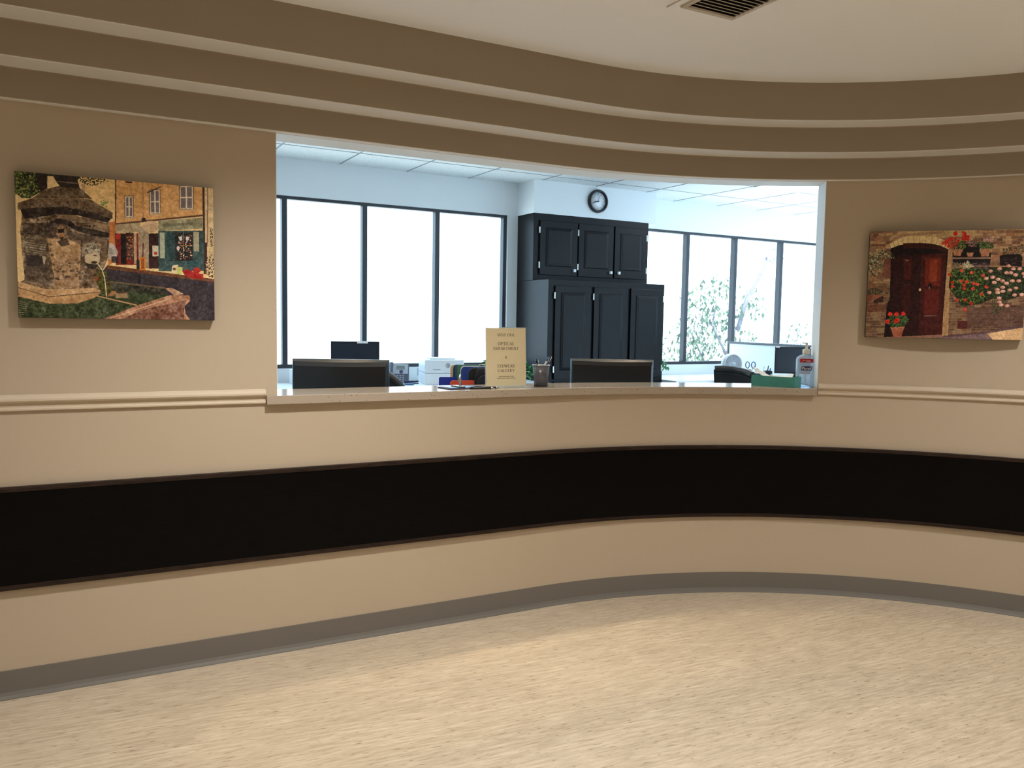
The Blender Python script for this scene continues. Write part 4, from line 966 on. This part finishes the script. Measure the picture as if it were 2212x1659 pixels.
def art_left():
    P_ = Pic([(137, 83), (1970, 255), (1968, 1463), (153, 1425)], 500, 380, (238, 208, 152))
    P_.poly([(740, 130), (1070, 165), (1060, 560), (980, 600), (820, 330)], (236, 200, 140), 1, .05)
    P_.poly([(1070, 165), (1880, 250), (1880, 500), (1060, 575)], (222, 172, 112), 1, .06)
    P_.poly([(1880, 245), (1975, 255), (1975, 1010), (1880, 1000)], (222, 196, 150), 1, .05)
    P_.poly([(1000, 560), (1070, 545), (1070, 900), (990, 960)], (196, 120, 60), 1, .06)
    # street and kerb
    P_.poly([(980, 955), (1975, 1105), (1975, 1470), (900, 1470), (900, 1050)], (58, 50, 56), 1, .05)
    P_.poly([(980, 950), (1975, 1085), (1975, 1115), (980, 985)], (112, 70, 44), 1, .05)
    # wall dirt
    P_.dots([(1080, 180), (1870, 260), (1870, 490), (1080, 540)], 60, .6, 2.2, [(176, 122, 70), (196, 140, 84), (240, 200, 150)], .6)
    # windows with shutters
    for x0, y0, x1, y1 in ((1158, 322, 1226, 512), (1385, 268, 1476, 478), (1664, 232, 1782, 440)):
        P_.rect(x0 - 10, y0 - 8, x1 + 10, y1 + 10, (110, 84, 60), .7); P_.rect(x0, y0, x1, y1, (230, 214, 190))
        xm = (x0 + x1) / 2; ym = (y0 + y1) / 2
        for a, b2 in ((x0 + 8, xm - 7), (xm + 7, x1 - 8)):
            P_.rect(a, y0 + 8, b2, ym - 6, (122, 112, 116)); P_.rect(a, ym + 6, b2, y1 - 8, (122, 112, 116))
        P_.rect(x0 - 14, y1 + 2, x1 + 14, y1 + 14, (200, 176, 140))
    P_.line((1360, 290), (1490, 235), 12, (80, 66, 70)); P_.line((1160, 190), (1225, 195), 14, (70, 50, 40))
    # pipes
    P_.line((1072, 165), (1062, 760), 12, (88, 52, 40)); P_.line((1322, 190), (1320, 560), 6, (150, 110, 76)); P_.line((1880, 245), (1882, 1040), 20, (70, 46, 40)); P_.line((1920, 250), (1912, 760), 10, (140, 110, 92))
    P_.line((1060, 575), (1880, 500), 16, (96, 66, 48))
    # left shop
    P_.poly([(1060, 580), (1290, 562), (1290, 650), (1060, 660)], (176, 158, 126), 1, .08)
    P_.rect(1060, 660, 1275, 950, (128, 40, 32), 1, .05); P_.rect(1110, 668, 1160, 940, (26, 18, 16)); P_.rect(1160, 655, 1232, 900, (70, 40, 30), 1, .2)
    P_.dots([(1165, 680), (1228, 680), (1228, 900), (1165, 900)], 40, .5, 1.4, [(214, 120, 60), (200, 170, 120), (170, 50, 40)]); P_.rect(1232, 660, 1256, 940, (190, 160, 124)); P_.ell(1085, 690, 18, 26, (180, 50, 40))
    P_.rect(1275, 600, 1370, 980, (170, 150, 124), 1, .1); P_.ell(1390, 600, 72, 54, (206, 176, 140), 1, .06); P_.ell(1325, 535, 20, 18, (40, 34, 34))
    P_.rect(1368, 662, 1458, 985, (52, 26, 22), 1, .04); P_.rect(1402, 775, 1456, 872, (214, 206, 180)); P_.ell(1432, 845, 18, 14, (190, 60, 50))
    # right shop
    P_.rect(1458, 640, 1875, 1010, (60, 84, 84), 1, .06); P_.poly([(1460, 548), (1868, 522), (1868, 622), (1460, 640)], (150, 146, 116), 1, .1)
    P_.line((1500, 590), (1780, 575), 26, (96, 96, 74), .6)
    P_.rect(1470, 655, 1515, 890, (176, 184, 160)); P_.rect(1540, 655, 1775, 915, (38, 36, 36), 1, .06); P_.rect(1535, 660, 1612, 910, (50, 76, 78), 1, .05); P_.rect(1782, 650, 1832, 830, (176, 168, 140)); P_.line((1690, 640), (1690, 900), 10, (80, 100, 100))
    P_.dots([(1640, 680), (1765, 680), (1765, 900), (1640, 900)], 55, .5, 1.6, [(222, 206, 180), (206, 120, 50), (196, 60, 40), (230, 224, 210)])
    for x, y in ((1665, 712), (1725, 712), (1640, 800)): P_.ell(x, y, 14, 20, (226, 220, 214))
    P_.line((1650, 775), (1765, 775), 8, (170, 120, 70))
    P_.rect(1285, 882, 1335, 1000, (222, 130, 40)); P_.rect(1296, 895, 1324, 985, (120, 60, 30), .7); P_.rect(1252, 905, 1282, 990, (36, 30, 34))
    P_.poly([(1582, 960), (1640, 950), (1625, 1030), (1575, 1025)], (224, 210, 170)); P_.poly([(1632, 970), (1680, 975), (1668, 1045), (1622, 1038)], (206, 206, 120)); P_.ell(1602, 990, 16, 12, (120, 80, 50))
    P_.poly([(1675, 1010), (1720, 990), (1780, 1020), (1870, 1040), (1868, 1082), (1770, 1078), (1700, 1050)], (166, 30, 30), 1, .08); P_.ell(1810, 1005, 36, 28, (176, 40, 34)); P_.poly([(1712, 935), (1800, 915), (1830, 950), (1740, 960)], (40, 80, 90))
    P_.dots([(1895, 880), (1975, 850), (1975, 1080), (1890, 1060)], 90, .6, 1.8, [(60, 44, 44), (30, 26, 28), (96, 70, 60), (130, 100, 70)])
    P_.line((1900, 750), (1895, 940), 18, (60, 34, 32)); P_.line((1318, 750), (1312, 880), 12, (104, 50, 40))
    for i, ch in enumerate(('D', 'A', 'M', 'E', 'S')):            # painted lettering down the right edge
        y0 = 622 + i * 34; gl = {'D': [((1940, 0), (1940, 26)), ((1940, 0), (1958, 6)), ((1958, 6), (1958, 20)), ((1958, 20), (1940, 26))], 'A': [((1940, 26), (1950, 0)), ((1950, 0), (1960, 26)), ((1944, 16), (1956, 16))],
            'M': [((1940, 26), (1940, 0)), ((1940, 0), (1950, 14)), ((1950, 14), (1960, 0)), ((1960, 0), (1960, 26))], 'E': [((1942, 0), (1942, 26)), ((1942, 0), (1960, 0)), ((1942, 13), (1956, 13)), ((1942, 26), (1960, 26))],
            'S': [((1960, 2), (1942, 4)), ((1942, 4), (1942, 12)), ((1942, 12), (1958, 15)), ((1958, 15), (1958, 24)), ((1958, 24), (1940, 26))]}[ch]
        for a, b2 in gl: P_.line((a[0], a[1] + y0), (b2[0], b2[1] + y0), 6, (50, 40, 36))
    # people by the red shop
    P_.poly([(990, 780), (1040, 750), (1085, 830), (1060, 900), (1000, 900)], (176, 168, 160), 1, .1); P_.ell(1020, 770, 18, 22, (210, 200, 190)); P_.rect(1020, 870, 1090, 930, (50, 44, 46), .8)
    # tree foliage
    P_.poly([(130, 80), (600, 110), (600, 140), (440, 130), (440, 260), (370, 280), (280, 330), (200, 330), (140, 280)], (54, 66, 34), 1, .15)
    P_.dots([(130, 80), (430, 100), (420, 260), (280, 330), (140, 290)], 220, .6, 2.4, [(30, 36, 20), (84, 100, 44), (132, 140, 66), (20, 24, 16), (168, 160, 90)])
    P_.poly([(330, 90), (430, 100), (440, 230), (380, 290), (350, 200)], (44, 30, 26), 1, .05)
    P_.dots([(700, 140), (1020, 160), (1000, 190), (860, 225), (770, 200)], 70, .6, 2.0, [(36, 44, 24), (60, 74, 36), (24, 28, 18)]); P_.dots([(930, 340), (1000, 370), (980, 420), (930, 400)], 24, .8, 1.8, [(150, 170, 100), (120, 150, 80)])
    P_.poly([(755, 205), (790, 210), (785, 280), (760, 270)], (190, 160, 130))
    # water basin
    P_.poly([(150, 1120), (1000, 1090), (1500, 1160), (1540, 1240), (1260, 1330), (900, 1450), (150, 1430)], (62, 72, 44), 1, .1)
    P_.poly([(1000, 1095), (1540, 1160), (1510, 1230), (1010, 1180)], (54, 52, 40), 1, .1); P_.dots([(150, 1250), (900, 1260), (1250, 1330), (850, 1440), (150, 1430)], 160, 1, 4, [(74, 86, 50), (46, 54, 34), (96, 98, 64), (38, 40, 28)], .6)
    for k_ in range(7): P_.line((150, 1270 + k_ * 22), (240 - k_ * 3, 1300 + k_ * 16), 5, (170, 160, 130), .6)
    P_.poly([(900, 1460), (1260, 1320), (1560, 1230), (1740, 1235), (1745, 1285), (1690, 1330), (1700, 1400), (1745, 1460)], (178, 132, 104), 1, .12)
    P_.poly([(1060, 1460), (1350, 1350), (1720, 1275), (1690, 1330), (1690, 1460)], (128, 88, 70), 1, .12); P_.poly([(1510, 1165), (1580, 1165), (1690, 1220), (1600, 1235)], (184, 148, 120), 1, .1); P_.line((1000, 1440), (1560, 1260), 10, (222, 190, 160), .7)
    P_.line((980, 1100), (1520, 1165), 14, (120, 98, 76), .8)
    # fountain body
    body = [(200, 470), (1010, 520), (1010, 640), (985, 900), (890, 1100), (930, 1180), (830, 1240), (700, 1300), (440, 1300), (150, 1230), (150, 1110), (215, 1080), (200, 900), (180, 640)]
    P_.poly(body, (132, 110, 86), 1, .2)
    P_.poly([(430, 700), (740, 720), (730, 1000), (480, 1020)], (194, 158, 116), .9, .12); P_.poly([(490, 850), (720, 850), (720, 1160), (490, 1160)], (184, 150, 114), .9, .12); P_.poly([(890, 700), (985, 720), (980, 880), (900, 900)], (190, 156, 116), .8, .1)
    P_.dots([(210, 900), (950, 900), (880, 1080), (230, 1080)], 130, 1, 5, [(92, 74, 60), (70, 60, 54), (120, 96, 72), (46, 38, 34)], .55); P_.dots([(220, 500), (1000, 560), (960, 700), (240, 680)], 120, 1, 5, [(60, 48, 38), (90, 72, 54), (38, 30, 26)], .7)
    P_.dots([(215, 700), (480, 760), (470, 1080), (215, 1080)], 90, 1, 5, [(64, 54, 48), (90, 78, 66), (40, 34, 32)], .6)
    P_.poly([(215, 880), (400, 880), (470, 1110), (430, 1130), (215, 1080)], (80, 68, 58), .55, .1)
    # base courses
    P_.poly([(150, 1095), (420, 1170), (870, 1160), (930, 1190), (700, 1230), (440, 1235), (150, 1150)], (206, 168, 124), 1, .08); P_.poly([(150, 1150), (440, 1235), (930, 1195), (860, 1250), (700, 1300), (440, 1300), (160, 1235)], (192, 150, 104), 1, .08); P_.line((150, 1150), (440, 1238), 8, (110, 84, 62)); P_.line((440, 1238), (930, 1196), 8, (110, 84, 62))
    # big dark cornice slab and dome
    P_.poly([(170, 400), (400, 400), (760, 420), (1030, 520), (990, 560), (700, 490), (480, 490), (220, 520)], (44, 34, 28), 1, .08)
    P_.poly([(160, 375), (300, 330), (600, 320), (840, 350), (1040, 470), (1035, 530), (860, 470), (600, 410), (300, 420), (160, 440)], (112, 92, 70), 1, .1); P_.poly([(300, 330), (420, 250), (580, 215), (740, 240), (850, 340), (600, 330)], (104, 86, 64), 1, .12); P_.poly([(480, 110), (760, 130), (720, 170), (740, 250), (560, 230), (520, 180)], (46, 38, 34), 1, .06); P_.line((520, 180), (720, 200), 12, (104, 88, 76)); P_.line((300, 335), (850, 345), 8, (150, 126, 98), .7)
    P_.dots([(200, 380), (800, 360), (1000, 500), (300, 420)], 90, .6, 2.4, [(70, 56, 44), (150, 124, 94), (50, 40, 34)], .6)
    # garland and masks
    P_.poly([(430, 570), (520, 520), (640, 530), (700, 590), (860, 620), (1010, 660), (1000, 700), (860, 680), (720, 640), (560, 560), (440, 600)], (52, 42, 34), 1, .1); P_.poly([(500, 480), (700, 490), (830, 560), (720, 560), (560, 520)], (140, 118, 92), .9, .1); P_.poly([(600, 640), (1000, 700), (985, 880), (900, 900), (930, 760), (860, 735), (740, 760), (640, 720)], (78, 66, 56), .55, .16); P_.poly([(200, 560), (520, 560), (510, 690), (380, 690), (300, 670), (215, 700)], (62, 50, 42), .6, .16); P_.poly([(880, 560), (990, 580), (990, 620), (900, 610)], (164, 136, 106))
    P_.poly([(525, 600), (560, 570), (596, 600), (600, 690), (575, 730), (540, 715), (522, 660)], (150, 118, 86), 1, .1); P_.poly([(530, 620), (590, 612), (585, 650), (530, 655)], (40, 28, 22)); P_.poly([(545, 655), (580, 655), (575, 690), (545, 690)], (172, 120, 76)); P_.poly([(540, 690), (585, 690), (565, 728)], (44, 30, 24)); P_.poly([(520, 730), (610, 700), (640, 760), (560, 780)], (60, 48, 40), .8)
    P_.ell(320, 760, 104, 90, (140, 126, 104), 1, .16)
    for k_ in range(7): P_.line((220 + k_ * 6, 700 + k_ * 22), (420, 730 + k_ * 22), 9, (66, 58, 50), .7)
    P_.poly([(380, 860), (415, 870), (405, 940), (390, 930)], (190, 176, 150)); P_.poly([(230, 850), (380, 860), (390, 960), (240, 950)], (50, 44, 42), .8)
    P_.ell(835, 860, 92, 104, (84, 72, 60)); P_.ell(845, 885, 72, 76, (206, 186, 152)); P_.poly([(750, 790), (790, 745), (870, 740), (925, 790), (915, 850), (870, 830), (800, 850), (750, 870)], (160, 148, 128), 1, .16); P_.dots([(755, 780), (870, 745), (920, 790), (900, 830), (790, 840)], 40, .6, 1.6, [(70, 62, 56), (200, 186, 160)])
    P_.ell(870, 862, 16, 6, (84, 66, 54)); P_.ell(885, 890, 14, 16, (226, 208, 176)); P_.ell(862, 925, 30, 13, (58, 44, 38)); P_.poly([(780, 930), (900, 945), (870, 990), (800, 980)], (50, 42, 36), .9)
    # moss and jet
    P_.poly([(885, 985), (975, 1010), (985, 1090), (1030, 1150), (1020, 1220), (935, 1230), (870, 1090)], (74, 74, 30), 1, .14); P_.dots([(890, 1000), (970, 1020), (1020, 1160), (940, 1220)], 50, .8, 2.2, [(50, 54, 22), (104, 104, 44), (120, 70, 30)], .8); P_.ell(880, 1075, 18, 20, (150, 80, 40))
    jet = [(895, 940), (930, 985), (955, 1060), (965, 1150), (972, 1250)]
    for a, b2 in zip(jet[:-1], jet[1:]): P_.line(a, b2, 9, (214, 206, 170))
    P_.poly([(1050, 1195), (1160, 1200), (1170, 1250), (1060, 1255)], (156, 130, 98)); P_.ell(1110, 1200, 52, 12, (76, 60, 46)); P_.poly([(1020, 1190), (1060, 1190), (1040, 1230), (980, 1235)], (170, 120, 80))
    P_.line((850, 1225), (1250, 1320), 12, (186, 150, 104)); P_.line((880, 1222), (1270, 1312), 6, (50, 40, 30)); P_.line((150, 1230), (290, 1212), 12, (196, 160, 110)); P_.rect(1262, 1040, 1292, 1120, (30, 28, 34))
    P_.grain(.05, 2); P_.grain(.05, 5); return P_
def art_right():
    P_ = Pic([(187, 185), (2145, 150), (2092, 1530), (135, 1500)], 500, 380, (150, 116, 88))
    rng = random.Random(5); cols = [(168, 130, 96), (190, 152, 112), (140, 104, 80), (156, 122, 100), (120, 86, 68), (200, 166, 124), (176, 120, 86)]
    y = 130
    while y < 1530:
        h_ = rng.uniform(24, 44); x = 100 + rng.uniform(-40, 0)
        while x < 2180:
            w_ = rng.uniform(50, 130); c_ = cols[rng.randrange(len(cols))]
            k_ = .72 if y > 820 else 1.0
            P_.rect(x + 3, y + 3, x + w_ - 3, y + h_ - 3, tuple(v * k_ for v in c_), .92, .05); x += w_
        y += h_
    P_.poly([(560, 170), (1100, 170), (1500, 160), (1500, 230), (1050, 260), (420, 260)], (206, 178, 128), .75, .08)
    P_.poly([(1380, 1130), (2110, 1080), (2100, 1380), (1400, 1390)], (84, 58, 52), .6, .06)
    # arch stones
    outer = [(425, 330), (520, 275), (650, 240), (800, 232), (960, 240), (1090, 280), (1150, 320)]; inner = [(445, 390), (540, 352), (660, 326), (800, 320), (940, 330), (1060, 356), (1160, 400)]
    P_.poly(outer + inner[::-1], (226, 200, 146), 1, .05)
    for k_ in range(13):
        t_ = k_ / 12 * 6; i = min(5, int(t_)); f_ = t_ - i
        a = (outer[i][0] * (1 - f_) + outer[i + 1][0] * f_, outer[i][1] * (1 - f_) + outer[i + 1][1] * f_); b2 = (inner[i][0] * (1 - f_) + inner[i + 1][0] * f_, inner[i][1] * (1 - f_) + inner[i + 1][1] * f_); P_.line(a, b2, 6, (160, 130, 90))
    P_.poly([(420, 300), (560, 215), (1100, 175), (1110, 200), (600, 240), (430, 330)], (150, 112, 92), .6)
    # jambs
    P_.poly([(1145, 410), (1205, 420), (1180, 980), (1170, 1490), (1090, 1490)], (184, 146, 104), 1, .07)
    # door
    P_.poly([(440, 390), (540, 352), (660, 326), (800, 320), (940, 330), (1060, 356), (1155, 405), (1090, 1475), (370, 1500), (400, 1100), (440, 1000)], (22, 8, 10))
    P_.poly([(600, 326), (800, 320), (1000, 340), (1150, 400), (1145, 450), (1000, 400), (800, 380), (600, 392)], (58, 18, 14), .9); P_.poly([(455, 470), (820, 460), (1130, 440), (1090, 1470), (450, 1480)], (44, 10, 12), .9, .02); P_.poly([(820, 470), (1130, 450), (1095, 1465), (800, 1470)], (70, 18, 14), .9, .03)
    P_.poly([(875, 510), (1075, 505), (1060, 860), (870, 860)], (110, 34, 16)); P_.poly([(930, 535), (1025, 530), (1015, 800), (925, 800)], (142, 56, 24), .9); P_.poly([(870, 900), (1055, 895), (1040, 1210), (865, 1210)], (96, 28, 18)); P_.poly([(600, 520), (705, 515), (700, 780), (610, 780)], (74, 20, 14)); P_.poly([(590, 830), (700, 830), (690, 1180), (600, 1180)], (58, 14, 14))
    P_.rect(625, 530, 668, 548, (150, 110, 90)); P_.line((865, 1230), (1025, 1228), 12, (140, 96, 96)); P_.line((815, 470), (800, 1470), 7, (14, 4, 6)); P_.ell(812, 905, 15, 18, (226, 196, 150)); P_.ell(940, 850, 26, 34, (30, 10, 8)); P_.ell(928, 880, 7, 14, (150, 120, 100))
    P_.poly([(380, 1500), (1095, 1465), (1100, 1495), (600, 1510)], (150, 108, 92)); P_.poly([(1090, 1490), (1640, 1440), (1720, 1530), (1090, 1520)], (130, 104, 106), 1, .05); P_.poly([(1640, 1430), (2100, 1370), (2095, 1530), (1730, 1530)], (232, 192, 146), 1, .05)
    for k_ in range(10): P_.line((1680 + k_ * 40, 1430 - k_ * 4), (1760 + k_ * 40, 1530), 5, (206, 160, 116), .6)
    P_.poly([(1100, 1480), (1650, 1420), (2100, 1330), (2100, 1372), (1650, 1450), (1110, 1500)], (90, 66, 70), .8)
    P_.rect(1285, 1290, 1410, 1392, (84, 30, 28), 1, .04)
    # left planting
    P_.dots([(170, 430), (330, 400), (470, 460), (500, 510), (380, 560), (300, 700), (230, 760), (170, 720)], 330, .6, 2.2, [(46, 50, 32), (90, 100, 70), (130, 136, 106), (170, 170, 140), (30, 30, 22)]); P_.dots([(180, 720), (380, 740), (330, 820), (190, 820)], 40, .5, 1.4, [(150, 130, 80), (90, 80, 50)])
    P_.poly([(360, 540), (440, 500), (450, 760), (340, 750)], (110, 62, 50), .8, .05); P_.ell(280, 990, 56, 46, (150, 84, 62), 1, .05); P_.ell(180, 1010, 40, 50, (124, 70, 54)); P_.dots([(150, 900), (350, 900), (340, 970), (150, 960)], 80, .6, 2, [(50, 62, 40), (90, 100, 70), (30, 34, 26)]); P_.poly([(230, 1040), (350, 980), (360, 1060), (240, 1070)], (36, 24, 22), .8); P_.poly([(150, 1100), (420, 1080), (380, 1180), (150, 1190)], (104, 58, 46), .6)
    # pot by the door
    P_.poly([(450, 1375), (625, 1365), (590, 1490), (490, 1500)], (168, 96, 70), 1, .06); P_.line((450, 1385), (625, 1375), 20, (196, 120, 86)); P_.dots([(390, 1300), (460, 1220), (620, 1220), (680, 1280), (620, 1370), (470, 1380)], 220, .7, 2.4, [(44, 74, 36), (70, 106, 52), (26, 44, 24), (96, 130, 80)])
    for x, y in ((445, 1210), (525, 1210), (607, 1205), (412, 1305), (535, 1285), (520, 1300)): P_.ell(x, y, 30, 26, (206, 36, 26), 1, .1)
    # shelf, pots
    P_.rect(1210, 440, 1680, 500, (20, 14, 16)); P_.line((1205, 512), (1680, 508), 10, (150, 130, 120)); P_.poly([(1210, 520), (1680, 516), (1670, 600), (1210, 590)], (26, 18, 20))
    for x0, x1, y0, y1 in ((1210, 1325, 405, 480), (1380, 1470, 440, 490), (1545, 1670, 400, 488)): P_.poly([(x0, y0), (x1, y0), (x1 - 16, y1), (x0 + 16, y1)], (186, 128, 96), 1, .06)
    P_.rect(1330, 330, 1540, 440, (26, 18, 22)); P_.dots([(1190, 330), (1380, 290), (1360, 400), (1210, 400)], 120, .6, 2.2, [(50, 70, 34), (110, 130, 60), (30, 40, 24)]); P_.dots([(1520, 310), (1700, 310), (1710, 390), (1530, 390)], 130, .6, 2.2, [(60, 96, 44), (90, 130, 60), (34, 54, 28)])
    P_.dots([(1390, 290), (1520, 270), (1500, 370), (1400, 360)], 70, .6, 1.8, [(190, 140, 140), (120, 96, 90), (80, 80, 50)]); P_.dots([(1580, 250), (1710, 240), (1710, 310), (1590, 310)], 50, .6, 1.8, [(196, 150, 150), (220, 180, 170)])
    P_.dots([(1070, 330), (1180, 230), (1290, 270), (1280, 340), (1180, 390)], 90, 1.2, 2.8, [(206, 40, 30), (184, 26, 24), (226, 60, 40)]); P_.dots([(1310, 290), (1330, 170), (1410, 240), (1410, 290)], 60, 1.2, 2.8, [(206, 40, 30), (184, 26, 24)]); P_.ell(1240, 205, 28, 28, (206, 40, 30)); P_.dots([(1130, 340), (1260, 240), (1320, 330), (1200, 390)], 40, .6, 1.6, [(110, 120, 60), (60, 70, 36)])
    # arched niche, right edge
    P_.poly([(1790, 480), (1850, 460), (2040, 460), (2070, 500), (2060, 610), (1790, 600)], (24, 16, 18)); P_.dots([(1810, 400), (2060, 330), (2130, 420), (2060, 460), (1830, 460)], 110, .6, 2, [(80, 76, 50), (110, 100, 70), (50, 46, 34)]); P_.dots([(1820, 510), (2050, 510), (2050, 580), (1820, 580)], 30, .5, 1.2, [(120, 80, 80), (80, 50, 50)])
    P_.dots([(2080, 260), (2145, 250), (2140, 330), (2090, 330)], 30, .8, 2, [(60, 60, 40), (90, 84, 60)])
    # hanging bush
    bush = [(1180, 700), (1250, 640), (1500, 620), (1800, 620), (2130, 620), (2120, 960), (1900, 1030), (1720, 1010), (1560, 1080), (1330, 1110), (1260, 1000), (1170, 880)]
    P_.poly(bush, (36, 40, 22), 1, .04); P_.dots([(1190, 640), (1640, 620), (1620, 1040), (1330, 1110), (1200, 900)], 700, .7, 2.6, [(50, 76, 28), (84, 116, 44), (110, 140, 62), (30, 46, 20), (24, 30, 16)]); P_.dots([(1600, 640), (2120, 640), (2110, 960), (1640, 1030)], 520, .7, 2.4, [(34, 50, 26), (56, 76, 40), (20, 24, 16), (80, 96, 56)])
    P_.dots([(1700, 1030), (1900, 1020), (1850, 1190), (1720, 1200)], 90, .7, 2, [(40, 50, 26), (70, 84, 44)])
    for x, y in ((1175, 715), (1325, 665), (1450, 690), (1590, 725), (1215, 810), (1320, 795), (1395, 800), (1475, 820), (1360, 840), (1520, 835), (1360, 885), (1215, 865), (1635, 865), (1275, 1030), (1375, 1030), (1450, 1070), (1575, 955), (1470, 890), (1375, 1150)): P_.ell(x, y, 24, 20, (214, 66, 44), .95, .12)
    for x, y in ((1680, 670), (1790, 640), (1900, 605), (1960, 640), (2040, 640), (1710, 745), (1730, 810), (1775, 770), (1830, 790), (1880, 690), (1930, 690), (1990, 715), (1950, 790), (2030, 790), (2090, 700), (2110, 740), (1630, 760), (1880, 820), (1835, 870), (1770, 900), (1840, 920), (1925, 905), (1998, 880), (1670, 935), (1775, 935), (1985, 965), (2070, 960), (1795, 1005), (1800, 1055), (1820, 1090), (1895, 1100)): P_.ell(x, y, 30, 20, (224, 160, 146), .95, .14); P_.ell(x + 6, y - 5, 13, 9, (240, 206, 186), .8)
    P_.dots([(1330, 580), (1400, 545), (1450, 590), (1430, 640), (1340, 640)], 80, .7, 1.7, [(236, 228, 196), (214, 206, 170), (160, 150, 120)]); P_.dots([(1450, 560), (1660, 560), (1660, 640), (1460, 640)], 90, .6, 1.6, [(90, 70, 84), (60, 50, 50), (120, 96, 110)]); P_.dots([(1205, 560), (1310, 570), (1300, 630), (1205, 620)], 40, .6, 1.6, [(110, 104, 70), (150, 140, 110)])
    P_.grain(.05, 2); P_.grain(.05, 5); return P_
def canvas(label, center, rotz, w_, h_, pic, depth=.036):
    t = thing('canvas_print', label, 'picture', center, rotz)
    MB().box(-w_ / 2, w_ / 2, -depth, 0, -h_ / 2, h_ / 2).build('stretcher', 'espresso_trim', t, bevel=.003)
    pic.mesh('picture', t, w_ - .002, h_ - .002, -depth - .0006)
    return t
xa, ya = path(-3.034, .001); canvas('frameless canvas of a stone fountain and shops on the left wall', (xa, ya, 1.628), AL, .652, .505, art_left())
a0_, a1_ = path(.478, .004), path(1.172, .004)
xm, ym = (a0_[0] + a1_[0]) / 2, (a0_[1] + a1_[1]) / 2
canvas('frameless canvas of an arched red door and flowers on the right wall', (xm, ym, 1.606), math.atan2(a1_[1] - a0_[1], a1_[0] - a0_[0]), .69, .525, art_right())

# ------------------------------------------------------------------ outdoors
struct(MB().add([tuple(UN(-25, 7.2, -3.2)), tuple(UN(40, 7.2, -3.2)), tuple(UN(40, 70, -3.2)), tuple(UN(-25, 70, -3.2))], [(0, 1, 2, 3)]).build('ground', 'ground'))
def tree(label, base, limbs, blobs, nleaf, ls):
    t = thing('tree', label, 'tree', base)
    tr = MB()
    for pts, r0, r1 in limbs:
        n_ = len(pts); tr.tube(pts, [r0 + (r1 - r0) * i / (n_ - 1) for i in range(n_)], 7)
    tr.build('branches', 'bark', t)
    lf = MB()
    for (x, y, z, r_, wgt) in blobs:
        for _ in range(int(nleaf * wgt)):
            d_ = Vector((random.gauss(0, 1), random.gauss(0, 1), random.gauss(0, 1))); d_ = d_.normalized() * r_ * random.random() ** .5
            s_ = ls * random.uniform(.6, 1.4); Mx = Matrix.Translation(Vector((x, y, z)) + d_) @ Matrix.Rotation(random.uniform(0, 6.28), 4, 'Z') @ Matrix.Rotation(random.uniform(0, 3.1), 4, 'X')
            lf.add([Mx @ Vector(v) for v in ((0, -s_, 0), (s_ * .5, 0, 0), (0, s_, 0), (-s_ * .5, 0, 0))], [(0, 1, 2, 3)])
    lf.build('foliage', 'treeleaf', t, recalc=False)
B = Vector((4.3, 16, -3.2))
tree('leafy tree outside with a pale branch rising to the right', tuple(B),
     [([(0, 0, 0), (.05, 0, 1.8), (-.05, 0, 3.2), (.1, 0, 4.5)], .075, .06), ([(.1, 0, 4.5), (.25, 0, 5.1), (.55, 0, 5.7), (.72, .1, 6.2)], .05, .022), ([(-.05, 0, 3.2), (-.5, .2, 3.9), (-.8, .2, 4.5)], .03, .012), ([(0, 0, 3.6), (.5, .1, 4.1), (.8, .2, 4.4)], .03, .012), ([(-.05, 0, 3.9), (-.4, 0, 4.6), (-.3, 0, 5.2)], .03, .012)],
     [(-.6, 0, 4.9, .55, 1.0), (-.8, 0, 4.2, .55, 1.2), (-.2, .1, 4.5, .5, .8), (-.4, 0, 3.7, .6, 1.2), (.25, 0, 4.1, .45, .7), (-1.0, 0, 3.5, .5, .8), (.3, .1, 5.0, .4, .4), (-.3, 0, 5.3, .3, .25), (.75, 0, 5.9, .2, .08), (.7, .1, 3.8, .4, .5), (-1.4, 0, 3.9, .5, .4)], 260, .055)
tree('sparse yellow green bush low behind the sanitizer bottle outside', (6.75, 19.6, -3.2),
     [([(0, 0, 0), (0, 0, 2.5), (.1, 0, 4.4)], .10, .03), ([(0, 0, 2.8), (-.3, 0, 3.6), (-.35, 0, 4.1)], .05, .02)],
     [(0, 0, 3.9, .55, 1.0), (-.2, 0, 3.5, .5, 1.0), (.35, 0, 3.6, .5, .9), (.1, 0, 4.5, .3, .3)], 170, .05)
